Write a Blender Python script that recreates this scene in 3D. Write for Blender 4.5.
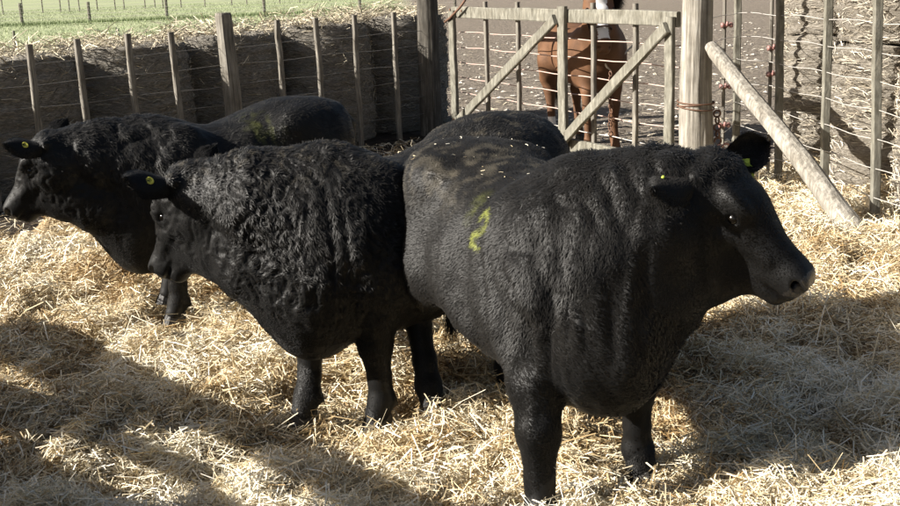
import bpy, math, random, time
import numpy as np
from mathutils import Vector, Matrix

T0 = time.time()
for o in list(bpy.data.objects):
    bpy.data.objects.remove(o, do_unlink=True)
scene = bpy.context.scene
COL = scene.collection
random.seed(5)
RNG = np.random.default_rng(11)
R = math.radians

# ------------------------------------------------------------------ camera
PITCH, ROLL, CAM_H = R(14.3), R(2.2), 1.8
cam_d = bpy.data.cameras.new('camera')
cam_d.sensor_width = 36.0
cam_d.lens = 36.0 * 1100.0 / 900.0
cam_d.clip_end = 2000
cam = bpy.data.objects.new('camera', cam_d)
COL.objects.link(cam)
fw = Vector((0, math.cos(PITCH), -math.sin(PITCH)))
u0 = Vector((0, math.sin(PITCH), math.cos(PITCH)))
r0 = Vector((1, 0, 0))
rt = r0 * math.cos(ROLL) - u0 * math.sin(ROLL)
up = u0 * math.cos(ROLL) + r0 * math.sin(ROLL)
M = Matrix((rt, up, -fw)).transposed().to_4x4()
M.translation = (0, 0, CAM_H)
cam.matrix_world = M
scene.camera = cam

# ------------------------------------------------------------------ light
SUN_EL = R(28.0)
SHADOW_AZ = R(14.5)                     # shadows run to the right and slightly away
sdir = Vector((math.cos(SHADOW_AZ) * math.cos(SUN_EL), math.sin(SHADOW_AZ) * math.cos(SUN_EL), -math.sin(SUN_EL)))
world = bpy.data.worlds.new('World')
scene.world = world
world.use_nodes = True
wn = world.node_tree
wn.nodes.clear()
sky = wn.nodes.new('ShaderNodeTexSky')
sky.sky_type = 'NISHITA'
sky.sun_disc = False
sky.sun_elevation = SUN_EL
tosun = -sdir
sky.sun_rotation = math.atan2(tosun.x, tosun.y)
sky.air_density = 1.0
sky.dust_density = 3.5
bg = wn.nodes.new('ShaderNodeBackground')
bg.inputs['Strength'].default_value = 0.038
wo = wn.nodes.new('ShaderNodeOutputWorld')
wn.links.new(sky.outputs[0], bg.inputs[0])
wn.links.new(bg.outputs[0], wo.inputs[0])
sun_d = bpy.data.lights.new('sun', 'SUN')
sun_d.energy = 4.8
sun_d.angle = R(0.5)
sun_d.color = (1.0, 0.95, 0.87)
sun = bpy.data.objects.new('sun', sun_d)
COL.objects.link(sun)
sun.rotation_euler = sdir.to_track_quat('-Z', 'Y').to_euler()
scene.view_settings.view_transform = 'Standard'
scene.view_settings.look = 'None'
scene.view_settings.exposure = 1.42
scene.view_settings.gamma = 1.0

# ------------------------------------------------------------------ noise in numpy
def _hash(ix, iy, iz, seed):
    h = (ix.astype(np.int64) * 374761393 + iy.astype(np.int64) * 668265263 + iz.astype(np.int64) * 2147483647 * 3 + seed * 974711) & 0x7fffffff
    h = ((h ^ (h >> 13)) * 1274126177) & 0x7fffffff
    h = (h ^ (h >> 16)) & 0xffff
    return h.astype(np.float32) / 65535.0 * 2 - 1

def vnoise3(x, y, z, seed=0):
    x = np.asarray(x, np.float32); y = np.asarray(y, np.float32); z = np.asarray(z, np.float32)
    x, y, z = np.broadcast_arrays(x, y, z)
    ix, iy, iz = np.floor(x), np.floor(y), np.floor(z)
    fx, fy, fz = x - ix, y - iy, z - iz
    ux, uy, uz = fx * fx * (3 - 2 * fx), fy * fy * (3 - 2 * fy), fz * fz * (3 - 2 * fz)
    out = 0
    for dx in (0, 1):
        for dy in (0, 1):
            for dz in (0, 1):
                w = (ux if dx else 1 - ux) * (uy if dy else 1 - uy) * (uz if dz else 1 - uz)
                out = out + w * _hash(ix + dx, iy + dy, iz + dz, seed)
    return out

def vnoise2(x, y, seed=0):
    return vnoise3(x, y, np.zeros(1, np.float32), seed)

def fbm3(x, y, z, octs, seed=0):
    a, s, f = 1.0, 0, 1.0
    for o in range(octs):
        s = s + a * vnoise3(x * f, y * f, z * f, seed + o); a *= .5; f *= 2.03
    return s

# ------------------------------------------------------------------ mesh helpers
def link_mesh(name, me, mat=None, parent=None):
    o = bpy.data.objects.new(name, me)
    COL.objects.link(o)
    if mat is not None:
        me.materials.append(mat)
    if parent is not None:
        o.parent = parent
    return o

def np_mesh(name, V, Fc, smooth=True):
    """V (n,3); Fc (m,3|4) numpy"""
    me = bpy.data.meshes.new(name)
    V = np.ascontiguousarray(V, np.float32); Fc = np.ascontiguousarray(Fc, np.int32)
    n = Fc.shape[1]
    me.vertices.add(len(V)); me.vertices.foreach_set('co', V.ravel())
    me.loops.add(Fc.size); me.loops.foreach_set('vertex_index', Fc.ravel())
    me.polygons.add(len(Fc))
    me.polygons.foreach_set('loop_start', np.arange(0, Fc.size, n, dtype=np.int32))
    me.polygons.foreach_set('use_smooth', np.full(len(Fc), smooth, bool))
    me.update(calc_edges=True)
    return me

def set_attr(me, name, arr):
    a = me.attributes.new(name, 'FLOAT', 'POINT')
    a.data.foreach_set('value', np.ascontiguousarray(arr, np.float32))

def tag(o, label=None, cat=None, group=None, kind=None):
    if label: o['label'] = label
    if cat: o['category'] = cat
    if group: o['group'] = group
    if kind: o['kind'] = kind
    return o

def empty(name, loc=(0, 0, 0), rz=0.0):
    o = bpy.data.objects.new(name, None)
    COL.objects.link(o)
    o.location = loc; o.rotation_euler = (0, 0, rz)
    o.empty_display_size = .1
    return o

class MB:
    def __init__(s): s.v = []; s.f = []
    def box(s, c, size, rot=None, jit=0.0):
        b = len(s.v); hx, hy, hz = size[0] / 2, size[1] / 2, size[2] / 2
        for sx, sy, sz in ((-1,-1,-1),(1,-1,-1),(1,1,-1),(-1,1,-1),(-1,-1,1),(1,-1,1),(1,1,1),(-1,1,1)):
            p = Vector((sx*hx + random.uniform(-jit, jit), sy*hy + random.uniform(-jit, jit), sz*hz))
            if rot is not None: p = rot @ p
            s.v.append(tuple(p + Vector(c)))
        for q in ((0,3,2,1),(4,5,6,7),(0,1,5,4),(1,2,6,5),(2,3,7,6),(3,0,4,7)):
            s.f.append(tuple(b + i for i in q))
        return s
    def beam(s, a, b, w, t, side=None, segs=8, wob=0.0, taper=1.0, seed=0):
        """rectangular timber from a to b, w across 'side', t along the other axis, chamfered, slightly irregular"""
        a, b = Vector(a), Vector(b); d = (b - a).normalized()
        sd = Vector(side) if side is not None else Vector((0, 0, 1)).cross(d)
        if sd.length < 1e-4: sd = Vector((1, 0, 0))
        sd = (sd - d * sd.dot(d)).normalized(); n = d.cross(sd).normalized()
        rs = random.Random(seed)
        ch = min(w, t) * .16
        prof = [(-w/2+ch,-t/2),(w/2-ch,-t/2),(w/2,-t/2+ch),(w/2,t/2-ch),(w/2-ch,t/2),(-w/2+ch,t/2),(-w/2,t/2-ch),(-w/2,-t/2+ch)]
        base = len(s.v)
        for k in range(segs + 1):
            u = k / segs
            c = a.lerp(b, u) + sd * rs.uniform(-wob, wob) + n * rs.uniform(-wob, wob)
            sc = 1 + (taper - 1) * u
            for (p, q) in prof:
                j = 1 + rs.uniform(-.05, .05)
                s.v.append(tuple(c + sd * (p * sc * j) + n * (q * sc * j)))
        m = len(prof)
        for k in range(segs):
            for i in range(m):
                i2 = (i + 1) % m
                s.f.append((base+k*m+i, base+k*m+i2, base+(k+1)*m+i2, base+(k+1)*m+i))
        s.f.append(tuple(base + i for i in reversed(range(m))))
        s.f.append(tuple(base + segs*m + i for i in range(m)))
        return s
    def tube(s, pts, rad, n=8, cap=True, wob=0.0, seed=0, sq=None):
        pts = [Vector(p) for p in pts]; base = len(s.v); rs = random.Random(seed)
        prev = None; fl = [1 + rs.uniform(-wob, wob) for _ in range(n)]
        for k, p in enumerate(pts):
            d = (pts[min(k+1, len(pts)-1)] - pts[max(k-1, 0)]).normalized()
            if prev is None:
                x = d.cross(Vector((0, 0, 1)))
                if x.length < .1: x = d.cross(Vector((1, 0, 0)))
                x.normalize()
            else:
                x = (prev - d * prev.dot(d)).normalized()
            prev = x; y = d.cross(x)
            r = rad[k] if isinstance(rad, (list, tuple)) else rad
            for i in range(n):
                a = 2 * math.pi * i / n
                rr = r * fl[i] * (1 + rs.uniform(-wob, wob) * .4)
                s.v.append(tuple(p + x * (math.cos(a) * rr) + y * (math.sin(a) * rr)))
        for k in range(len(pts) - 1):
            for i in range(n):
                i2 = (i + 1) % n
                s.f.append((base+k*n+i, base+k*n+i2, base+(k+1)*n+i2, base+(k+1)*n+i))
        if cap:
            s.f.append(tuple(base + i for i in reversed(range(n))))
            s.f.append(tuple(base + (len(pts)-1)*n + i for i in range(n)))
        return s
    def torus(s, c, R_, r, axis=(0, 0, 1), n=20, m=6, sx=1.0):
        ax = Vector(axis).normalized(); x = ax.orthogonal().normalized(); y = ax.cross(x); base = len(s.v)
        for i in range(n):
            a = 2*math.pi*i/n; cd = x*math.cos(a)*sx + y*math.sin(a)
            for j in range(m):
                b = 2*math.pi*j/m
                s.v.append(tuple(Vector(c) + cd*(R_ + r*math.cos(b)) + ax*(r*math.sin(b))))
        for i in range(n):
            for j in range(m):
                s.f.append((base+i*m+j, base+((i+1)%n)*m+j, base+((i+1)%n)*m+(j+1)%m, base+i*m+(j+1)%m))
        return s
    def build(s, name, mat, parent=None, smooth=False, origin=None):
        me = bpy.data.meshes.new(name)
        v = s.v
        if origin is not None:
            v = [(p[0]-origin[0], p[1]-origin[1], p[2]-origin[2]) for p in v]
        me.from_pydata(v, [], s.f); me.update()
        if smooth:
            me.polygons.foreach_set('use_smooth', [True] * len(me.polygons))
        o = link_mesh(name, me, mat, parent)
        if origin is not None: o.location = origin
        return o

# ------------------------------------------------------------------ materials
def mat(name):
    m = bpy.data.materials.new(name); m.use_nodes = True
    nt = m.node_tree; nt.nodes.clear()
    out = nt.nodes.new('ShaderNodeOutputMaterial'); b = nt.nodes.new('ShaderNodeBsdfPrincipled')
    nt.links.new(b.outputs[0], out.inputs[0])
    return m, nt, b

def nd(nt, t, **kw):
    n = nt.nodes.new(t)
    for k, v in kw.items():
        if k in n.inputs: n.inputs[k].default_value = v
        else: setattr(n, k, v)
    return n

def ramp(nt, fac, stops):
    r = nt.nodes.new('ShaderNodeValToRGB')
    while len(r.color_ramp.elements) < len(stops): r.color_ramp.elements.new(.5)
    for e, (p, c) in zip(r.color_ramp.elements, stops):
        e.position = p; e.color = (*c, 1)
    nt.links.new(fac, r.inputs[0]); return r

def noise(nt, vec, scale, detail=4, rough=.55, sc=(1, 1, 1)):
    mp = nt.nodes.new('ShaderNodeMapping'); mp.inputs['Scale'].default_value = sc
    nt.links.new(vec, mp.inputs[0])
    n = nd(nt, 'ShaderNodeTexNoise', Scale=scale, Detail=detail, Roughness=rough)
    nt.links.new(mp.outputs[0], n.inputs['Vector']); return n

def bump(nt, h, strength, dist, b, normal=None):
    n = nd(nt, 'ShaderNodeBump', Strength=strength, Distance=dist)
    nt.links.new(h, n.inputs['Height'])
    if normal is not None: nt.links.new(normal, n.inputs['Normal'])
    nt.links.new(n.outputs[0], b.inputs['Normal']); return n

def mixc(nt, fac, a, b_):
    m = nt.nodes.new('ShaderNodeMix'); m.data_type = 'RGBA'
    for s_, v in ((0, fac), (6, a), (7, b_)):
        if isinstance(v, (int, float)): m.inputs[s_].default_value = v
        elif isinstance(v, tuple): m.inputs[s_].default_value = (*v, 1)
        else: nt.links.new(v, m.inputs[s_])
    return m.outputs[2]

def m_strand(name, stops, rough=.5, trans=.15):
    m, nt, b = mat(name)
    at = nd(nt, 'ShaderNodeAttribute', attribute_name='tone')
    r = ramp(nt, at.outputs['Fac'], stops)
    nt.links.new(r.outputs[0], b.inputs['Base Color'])
    b.inputs['Roughness'].default_value = rough
    b.inputs['Specular IOR Level'].default_value = .24
    return m

STRAW = [(0, (.13, .075, .03)), (.20, (.34, .225, .10)), (.44, (.63, .52, .325)), (.66, (.79, .72, .56)), (1, (.85, .815, .71))]
M_straw = m_strand('straw_strands', STRAW)
M_hay = m_strand('hay_strands', [(0, (.06, .05, .04)), (.5, (.16, .14, .11)), (.8, (.42, .37, .28)), (1, (.66, .58, .42))], .6)
M_hay2 = m_strand('pale_hay_strands', [(0, (.14, .11, .08)), (.5, (.42, .37, .29)), (1, (.70, .65, .55))], .6)

def m_bed():
    m, nt, b = mat('straw_bed')
    tc = nt.nodes.new('ShaderNodeTexCoord')
    n1 = noise(nt, tc.outputs['Object'], 60, 5, .7, (1, .35, 1))
    n2 = noise(nt, tc.outputs['Object'], 55, 5, .7, (.3, 1, 1))
    mx = nd(nt, 'ShaderNodeMath', operation='MAXIMUM')
    nt.links.new(n1.outputs[0], mx.inputs[0]); nt.links.new(n2.outputs[0], mx.inputs[1])
    r = ramp(nt, mx.outputs[0], [(.4, (.16, .11, .055)), (.55, (.36, .26, .14)), (.7, (.56, .45, .28))])
    nt.links.new(r.outputs[0], b.inputs['Base Color'])
    b.inputs['Roughness'].default_value = .85
    bump(nt, mx.outputs[0], .9, .03, b)
    return m
M_bed = m_bed()

def m_ground():
    m, nt, b = mat('field_and_yard')
    geo = nt.nodes.new('ShaderNodeNewGeometry')
    sp = nt.nodes.new('ShaderNodeSeparateXYZ'); nt.links.new(geo.outputs['Position'], sp.inputs[0])
    big = noise(nt, geo.outputs['Position'], .16, 5, .6)
    fine = noise(nt, geo.outputs['Position'], 9, 6, .7)
    mid = noise(nt, geo.outputs['Position'], 1.3, 5, .65)
    dirt = ramp(nt, fine.outputs[0], [(.32, (.13, .105, .08)), (.5, (.27, .23, .185)), (.68, (.44, .39, .33))])
    dirt2 = mixc(nt, mid.outputs[0], dirt.outputs[0], (.24, .20, .16))
    gr = ramp(nt, mid.outputs[0], [(.25, (.27, .30, .17)), (.5, (.31, .34, .20)), (.75, (.36, .375, .24))])
    gr2 = ramp(nt, big.outputs[0], [(.35, (.22, .27, .13)), (.65, (.34, .35, .22))])
    g = mixc(nt, .5, gr.outputs[0], gr2.outputs[0])
    # grass lies left of a line running away from the gate's hinge post
    ma = nd(nt, 'ShaderNodeMath', operation='MULTIPLY'); ma.inputs[1].default_value = -.03
    nt.links.new(sp.outputs[1], ma.inputs[0])
    ad = nd(nt, 'ShaderNodeMath', operation='SUBTRACT'); nt.links.new(ma.outputs[0], ad.inputs[0]); nt.links.new(sp.outputs[0], ad.inputs[1])
    ad2 = nd(nt, 'ShaderNodeMath', operation='ADD'); nt.links.new(ad.outputs[0], ad2.inputs[0]); ad2.inputs[1].default_value = .2
    # x < -0.15*y + 3 -> grass, ragged edge
    nz = nd(nt, 'ShaderNodeMath', operation='MULTIPLY_ADD'); nt.links.new(mid.outputs[0], nz.inputs[0]); nz.inputs[1].default_value = 2.5
    nt.links.new(ad2.outputs[0], nz.inputs[2])
    mr = nd(nt, 'ShaderNodeMapRange'); nt.links.new(nz.outputs[0], mr.inputs[0]); mr.inputs[1].default_value = 1.0; mr.inputs[2].default_value = 2.2
    far = nd(nt, 'ShaderNodeMapRange'); nt.links.new(sp.outputs[1], far.inputs[0]); far.inputs[1].default_value = 16.5; far.inputs[2].default_value = 18.5
    mul = nd(nt, 'ShaderNodeMath', operation='MULTIPLY'); nt.links.new(mr.outputs[0], mul.inputs[0]); nt.links.new(far.outputs[0], mul.inputs[1])
    c = mixc(nt, mul.outputs[0], dirt2, g)
    # pen soil, its colour darkened to carry the bale wall's shade
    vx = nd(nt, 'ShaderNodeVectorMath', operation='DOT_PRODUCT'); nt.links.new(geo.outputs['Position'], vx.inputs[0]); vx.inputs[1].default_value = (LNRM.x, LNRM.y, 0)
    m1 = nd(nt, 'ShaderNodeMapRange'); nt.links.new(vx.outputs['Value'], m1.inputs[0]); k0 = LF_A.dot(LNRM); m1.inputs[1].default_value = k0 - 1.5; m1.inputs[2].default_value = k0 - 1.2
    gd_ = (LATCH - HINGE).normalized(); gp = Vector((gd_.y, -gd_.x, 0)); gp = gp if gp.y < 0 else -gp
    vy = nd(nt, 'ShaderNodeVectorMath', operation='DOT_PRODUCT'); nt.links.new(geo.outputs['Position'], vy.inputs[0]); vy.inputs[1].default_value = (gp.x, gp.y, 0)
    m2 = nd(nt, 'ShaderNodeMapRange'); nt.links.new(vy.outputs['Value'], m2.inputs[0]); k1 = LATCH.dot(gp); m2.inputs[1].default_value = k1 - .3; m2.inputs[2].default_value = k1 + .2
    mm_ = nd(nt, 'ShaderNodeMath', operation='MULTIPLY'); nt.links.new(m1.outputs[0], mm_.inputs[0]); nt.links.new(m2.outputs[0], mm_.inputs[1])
    shade_soil = ramp(nt, fine.outputs[0], [(.35, (.025, .02, .016)), (.65, (.085, .066, .05))])
    c = mixc(nt, mm_.outputs[0], c, shade_soil.outputs[0])
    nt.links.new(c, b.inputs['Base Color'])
    b.inputs['Roughness'].default_value = .95
    b.inputs['Specular IOR Level'].default_value = .15
    clod = noise(nt, geo.outputs['Position'], 4.5, 6, .7)
    sm = nd(nt, 'ShaderNodeMath', operation='ADD'); nt.links.new(fine.outputs[0], sm.inputs[0]); nt.links.new(clod.outputs[0], sm.inputs[1])
    bn = bump(nt, sm.outputs[0], 1.0, .13, b)
    inv = nd(nt, 'ShaderNodeMath', operation='SUBTRACT'); inv.inputs[0].default_value = 1.0; nt.links.new(mul.outputs[0], inv.inputs[1]); nt.links.new(inv.outputs[0], bn.inputs['Strength'])
    return m

def m_wood(name, c1, c2, c3, grain=(1, 1, .06), scale=60, bstr=.5):
    m, nt, b = mat(name)
    tc = nt.nodes.new('ShaderNodeTexCoord')
    g = noise(nt, tc.outputs['Object'], scale, 5, .65, grain)
    bl = noise(nt, tc.outputs['Object'], 7, 4, .6)
    r = ramp(nt, g.outputs[0], [(.3, c1), (.52, c2), (.72, c3)])
    rb = ramp(nt, bl.outputs[0], [(.35, (.55, .52, .47)), (.6, (1, 1, 1))])
    mm = nt.nodes.new('ShaderNodeMix'); mm.data_type = 'RGBA'; mm.blend_type = 'MULTIPLY'; mm.inputs[0].default_value = .55
    nt.links.new(r.outputs[0], mm.inputs[6]); nt.links.new(rb.outputs[0], mm.inputs[7])
    nt.links.new(mm.outputs[2], b.inputs['Base Color'])
    b.inputs['Roughness'].default_value = .85
    b.inputs['Specular IOR Level'].default_value = .2
    bump(nt, g.outputs[0], bstr, .012, b)
    return m
M_grey = m_wood('weathered_grey_wood', (.07, .063, .053), (.19, .175, .15), (.33, .305, .26))
M_gate = m_wood('pale_gate_wood', (.095, .088, .07), (.18, .172, .142), (.29, .275, .23), (1, 1, .25), 30)
M_shadewood = m_wood('shade_dark_wood', (.03, .028, .024), (.09, .082, .07), (.20, .185, .16))  # wood darkened to paint in the bales' shade on the corner post
M_log = m_wood('pale_bare_log', (.12, .108, .09), (.27, .25, .215), (.43, .405, .355), (1, 1, .05), 38, .8)

def m_plain(name, col, rough=.6, metal=0.0, spec=.4, nstr=.0, nscale=40):
    m, nt, b = mat(name)
    tc = nt.nodes.new('ShaderNodeTexCoord')
    n = noise(nt, tc.outputs['Object'], nscale, 4)
    c = mixc(nt, n.outputs[0], tuple(x * .72 for x in col), tuple(min(1, x * 1.22) for x in col))
    nt.links.new(c, b.inputs['Base Color'])
    b.inputs['Roughness'].default_value = rough; b.inputs['Metallic'].default_value = metal
    b.inputs['Specular IOR Level'].default_value = spec
    if nstr: bump(nt, n.outputs[0], nstr, .01, b)
    return m
M_wire = m_plain('galvanised_wire', (.55, .52, .48), .45, .3)
M_dullwire = m_plain('dull_old_wire', (.20, .19, .175), .6, .2)
M_rustwire = m_plain('pinkish_rusty_wire', (.50, .36, .31), .6, .1)
M_rust = m_plain('rusty_iron', (.16, .09, .06), .7, .4)
M_red = m_plain('red_plastic', (.30, .16, .14), .45)
M_eye = m_plain('dark_eye', (.004, .003, .002), .15, 0, .5)
M_horn = m_plain('dark_hoof', (.03, .027, .024), .45, 0, .4, .3, 90)
M_tag = m_plain('yellow_green_plastic', (.42, .55, .06), .45)
M_button = m_plain('yellow_plastic', (.62, .56, .08), .45)
M_tagdark = m_plain('tag_button', (.05, .06, .02), .5)
M_stone = m_plain('pale_stones', (.48, .44, .38), .8, 0, .2, .5, 8)
M_rope = m_plain('pale_rope', (.55, .5, .42), .9)
M_leather = m_plain('brown_leather', (.05, .025, .015), .55, 0, .4)

def m_coat(name, base, dusty, rough=.45, sheen=.15, horse=False):
    m, nt, b = mat(name)
    tc = nt.nodes.new('ShaderNodeTexCoord')
    n = noise(nt, tc.outputs['Object'], 130, 5, .7, (1, 1, .35))
    n2 = noise(nt, tc.outputs['Object'], 5, 4, .6)
    c = mixc(nt, n2.outputs[0], tuple(x * (.15 if horse else .7) for x in base), tuple(x * (1.5 if horse else 1.3) for x in base))
    dust = nd(nt, 'ShaderNodeAttribute', attribute_name='dust')
    c = mixc(nt, dust.outputs['Fac'], c, dusty)
    pa = nd(nt, 'ShaderNodeAttribute', attribute_name='paint')
    c = mixc(nt, pa.outputs['Fac'], c, (.33, .36, .07) if not horse else (.72, .71, .70))
    nt.links.new(c, b.inputs['Base Color'])
    b.inputs['Roughness'].default_value = rough
    b.inputs['Specular IOR Level'].default_value = .5
    b.inputs['Sheen Weight'].default_value = sheen
    b.inputs['Sheen Roughness'].default_value = .4
    bump(nt, n.outputs[0], .18, .004, b)
    return m
M_black = m_coat('black_hide', (.004, .0038, .0036), (.08, .068, .05), .55, .0)
M_black.node_tree.nodes['Principled BSDF'].inputs['Specular IOR Level'].default_value = .25
M_nose = m_plain('damp_black_nose', (.014, .013, .0135), .30, 0, .6, .5, 160)
M_fur = m_coat('black_fur', (.0085, .0076, .0066), (.10, .088, .065), .55, .06)
M_fur.node_tree.nodes['Principled BSDF'].inputs['Specular IOR Level'].default_value = .24
M_bay = m_coat('chestnut_hide', (.14, .070, .036), (.3, .2, .1), .62, .0, True)
M_bay.node_tree.nodes['Principled BSDF'].inputs['Specular IOR Level'].default_value = .22

# ------------------------------------------------------------------ the pen floor
# gate from hinge post to latch post; left wire fence; right wire fence
HINGE = Vector((-.15, 13.25, 0)); LATCH = Vector((2.06, 9.02, 0))
LF_A = Vector((-3.85, 9.55, 0))
LDIR = (HINGE - LF_A).normalized(); LNRM = Vector((LDIR.y, -LDIR.x, 0))   # towards the pen

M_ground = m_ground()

def bed_h(x, y):
    wx = x + .10 * vnoise2(x * 3, y * 3, 51); wy = y + .10 * vnoise2(x * 3 + 5, y * 3, 52)
    pit = 1 - np.abs(vnoise2(wx * 4.2, wy * 4.2, 5))
    h = .050 * vnoise2(x * 1.3 + 3, y * 1.3, 3) + .095 * vnoise2(wx * 2.7, wy * 2.7 + 7, 4) + .080 * (pit - .6) + .034 * vnoise2(wx * 11, wy * 11, 6) + .010 * vnoise2(x * 23, y * 23, 8)
    for (cx, cy, a, s) in ((-.22, 4.16, .07, .15), (-.55, 5.1, .04, .3), (.95, 3.5, .04, .3), (-1.2, 4.9, .06, .3), (1.6, 4.6, .03, .5),
                           (.30, 3.30, -.07, .20), (.72, 3.72, -.05, .2), (-.09, 4.38, -.06, .16), (-.56, 4.40, -.06, .18), (-1.62, 5.85, -.03, .2)):
        h = h + a * np.exp(-((x - cx) ** 2 + (y - cy) ** 2) / (2 * s * s))
    h = h - .02
    return h * 1.0

def in_pen(x, y, m=0.0):
    ok = ((x - LF_A.x) * LNRM.x + (y - LF_A.y) * LNRM.y) > 1.42 + m + .22 * vnoise2(x * 1.9, y * 1.9, 61) + .10 * vnoise2(x * 7, y * 7, 62)   # strawless strip of shade-darkened soil along the left wall of bales
    gd = (LATCH - HINGE).normalized(); gn = Vector((gd.y, -gd.x, 0))
    if gn.y > 0: gn = -gn
    ok &= np.where(x < LATCH.x, ((x - LATCH.x) * gn.x + (y - LATCH.y) * gn.y) > .05 + m, y < 10.2)
    ok &= (x < 3.7 - .06 * np.maximum(y - 6, 0))
    return ok

def build_ground():
    # one sheet to the horizon, finer near the camera
    xs = np.concatenate([[-900, -300, -120, -60], np.linspace(-30, 30, 121), [60, 120, 300, 900]])
    ys = np.concatenate([[-200, -60, -20], np.linspace(-8, 40, 97), [55, 80, 130, 250, 500, 1200]])
    X, Y = np.meshgrid(xs, ys, indexing='ij')
    Z = -.10 + .03 * vnoise2(X * .7, Y * .7, 21) * (np.abs(X) < 40) + .012 * vnoise2(X * 2.3, Y * 2.3, 22)
    V = np.stack([X, Y, Z], -1).reshape(-1, 3)
    nx, ny = len(xs), len(ys)
    i, j = np.meshgrid(np.arange(nx - 1), np.arange(ny - 1), indexing='ij'); a = (i * ny + j).ravel()
    F = np.stack([a, a + ny, a + ny + 1, a + 1], 1)
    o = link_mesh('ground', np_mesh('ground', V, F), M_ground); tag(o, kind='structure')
    # straw bed
    xs = np.arange(-5.2, 3.9, .03); ys = np.arange(1.2, 13.4, .03)
    X, Y = np.meshgrid(xs, ys, indexing='ij')
    Z = bed_h(X, Y) - .02
    edge = ~in_pen(X, Y)
    Z = np.where(edge, -.2, Z)
    V = np.stack([X, Y, Z], -1).reshape(-1, 3); nx, ny = len(xs), len(ys)
    i, j = np.meshgrid(np.arange(nx - 1), np.arange(ny - 1), indexing='ij'); a = (i * ny + j).ravel()
    F = np.stack([a, a + ny, a + ny + 1, a + 1], 1)
    keep = ~(edge.ravel()[F].all(1)); F = F[keep]
    used = np.unique(F); rm = np.zeros(len(V), np.int64); rm[used] = np.arange(len(used))
    o = link_mesh('straw_bed', np_mesh('straw_bed', V[used], rm[F]), M_bed); tag(o, kind='structure')
build_ground()

def strands(P, yaw, pitch, L, W, curl, tone, rng):
    """ribbons of two quads. P centre points"""
    n = len(P)
    d = np.stack([np.cos(yaw) * np.cos(pitch), np.sin(yaw) * np.cos(pitch), np.sin(pitch)], 1)
    upv = np.array([0, 0, 1.0]); s = np.cross(d, upv); s /= np.linalg.norm(s, axis=1, keepdims=True) + 1e-6
    nn = np.cross(s, d)
    roll = rng.uniform(-1.1, 1.1, n)[:, None]
    s2 = s * np.cos(roll) + nn * np.sin(roll)
    bend = (s * rng.normal(0, 1, n)[:, None] + nn * rng.normal(.4, .6, n)[:, None]) * (curl * L)[:, None]
    a = P - d * (L / 2)[:, None] - bend * .5; c = P + bend * .5; b = P + d * (L / 2)[:, None] - bend * .5
    w = s2 * (W / 2)[:, None]
    V = np.stack([a - w, a + w, c - w, c + w, b - w * .8, b + w * .8], 1).reshape(-1, 3)
    i0 = (np.arange(n) * 6)[:, None]
    F = np.concatenate([i0 + np.array([0, 1, 3, 2]), i0 + np.array([2, 3, 5, 4])], 1).reshape(-1, 4)
    return V, F, np.repeat(tone, 6)

def build_straw(N=370000):
    rng = RNG
    # density falls off with distance from the pen's near side
    y = 2.55 + (13.0 - 2.55) * rng.random(N * 2) ** 1.75
    x = rng.uniform(-1, 1, N * 2) * (.9 + .50 * y)
    ok = in_pen(x, y, .05) & (x > -5) & (x < 3.6)
    x, y = x[ok][:N], y[ok][:N]; n = len(x)
    h = bed_h(x, y)
    clump = vnoise2(x * 5.5, y * 5.5, 31); fld = vnoise2(x * 2.2, y * 2.2, 33) * 3.2
    yaw = fld + clump * 1.6 + rng.normal(0, .75, n)
    pitch = rng.normal(0, .30, n) + .25 * (rng.random(n) < .10) * rng.uniform(.2, 3.0, n)
    L = rng.uniform(.030, .105, n) * (1 + 1.1 * (rng.random(n) < .10)); W = rng.uniform(.0016, .0048, n) * (1 + .06 * y)
    z = h + .0 + rng.random(n) ** 2.2 * (.055 + .05 * np.clip(clump, -.8, 1)) + np.abs(np.sin(pitch)) * L * .3
    tone = np.clip(.50 + .16 * rng.normal(0, 1, n) + .18 * clump + .16 * vnoise2(x * 1.1, y * 1.1, 35) - .26 * np.clip(vnoise2(x * 2.1 + 4, y * 2.1, 36) + .4 * vnoise2(x * 7, y * 7, 37) - .30, 0, 1), 0, 1)
    V, F, t = strands(np.stack([x, y, z], 1), yaw, pitch, L, W, rng.uniform(.06, .60, n), tone, rng)
    me = np_mesh('loose_straw', V, F, False); set_attr(me, 'tone', t)
    o = link_mesh('loose_straw', me, M_straw); tag(o, kind='stuff')
build_straw()
def build_stray():
    rng = np.random.default_rng(8); n = 1500
    t = rng.uniform(-1, 5.2, n); q = 1.5 - rng.random(n) ** .6 * 1.4
    x = LF_A.x + LDIR.x * t + LNRM.x * q; y = LF_A.y + LDIR.y * t + LNRM.y * q
    V, F, tn = strands(np.stack([x, y, -.085 + .03 * vnoise2(x * .7, y * .7, 21) + rng.random(n) * .02], 1), rng.uniform(0, 6.28, n), rng.normal(0, .15, n), rng.uniform(.05, .18, n), rng.uniform(.004, .007, n), rng.uniform(.05, .4, n), rng.uniform(.1, .8, n), rng)
    me = np_mesh('stray_straw', V, F, False); set_attr(me, 'tone', tn); tag(link_mesh('stray_straw', me, M_straw), kind='stuff')
build_stray()

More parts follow.
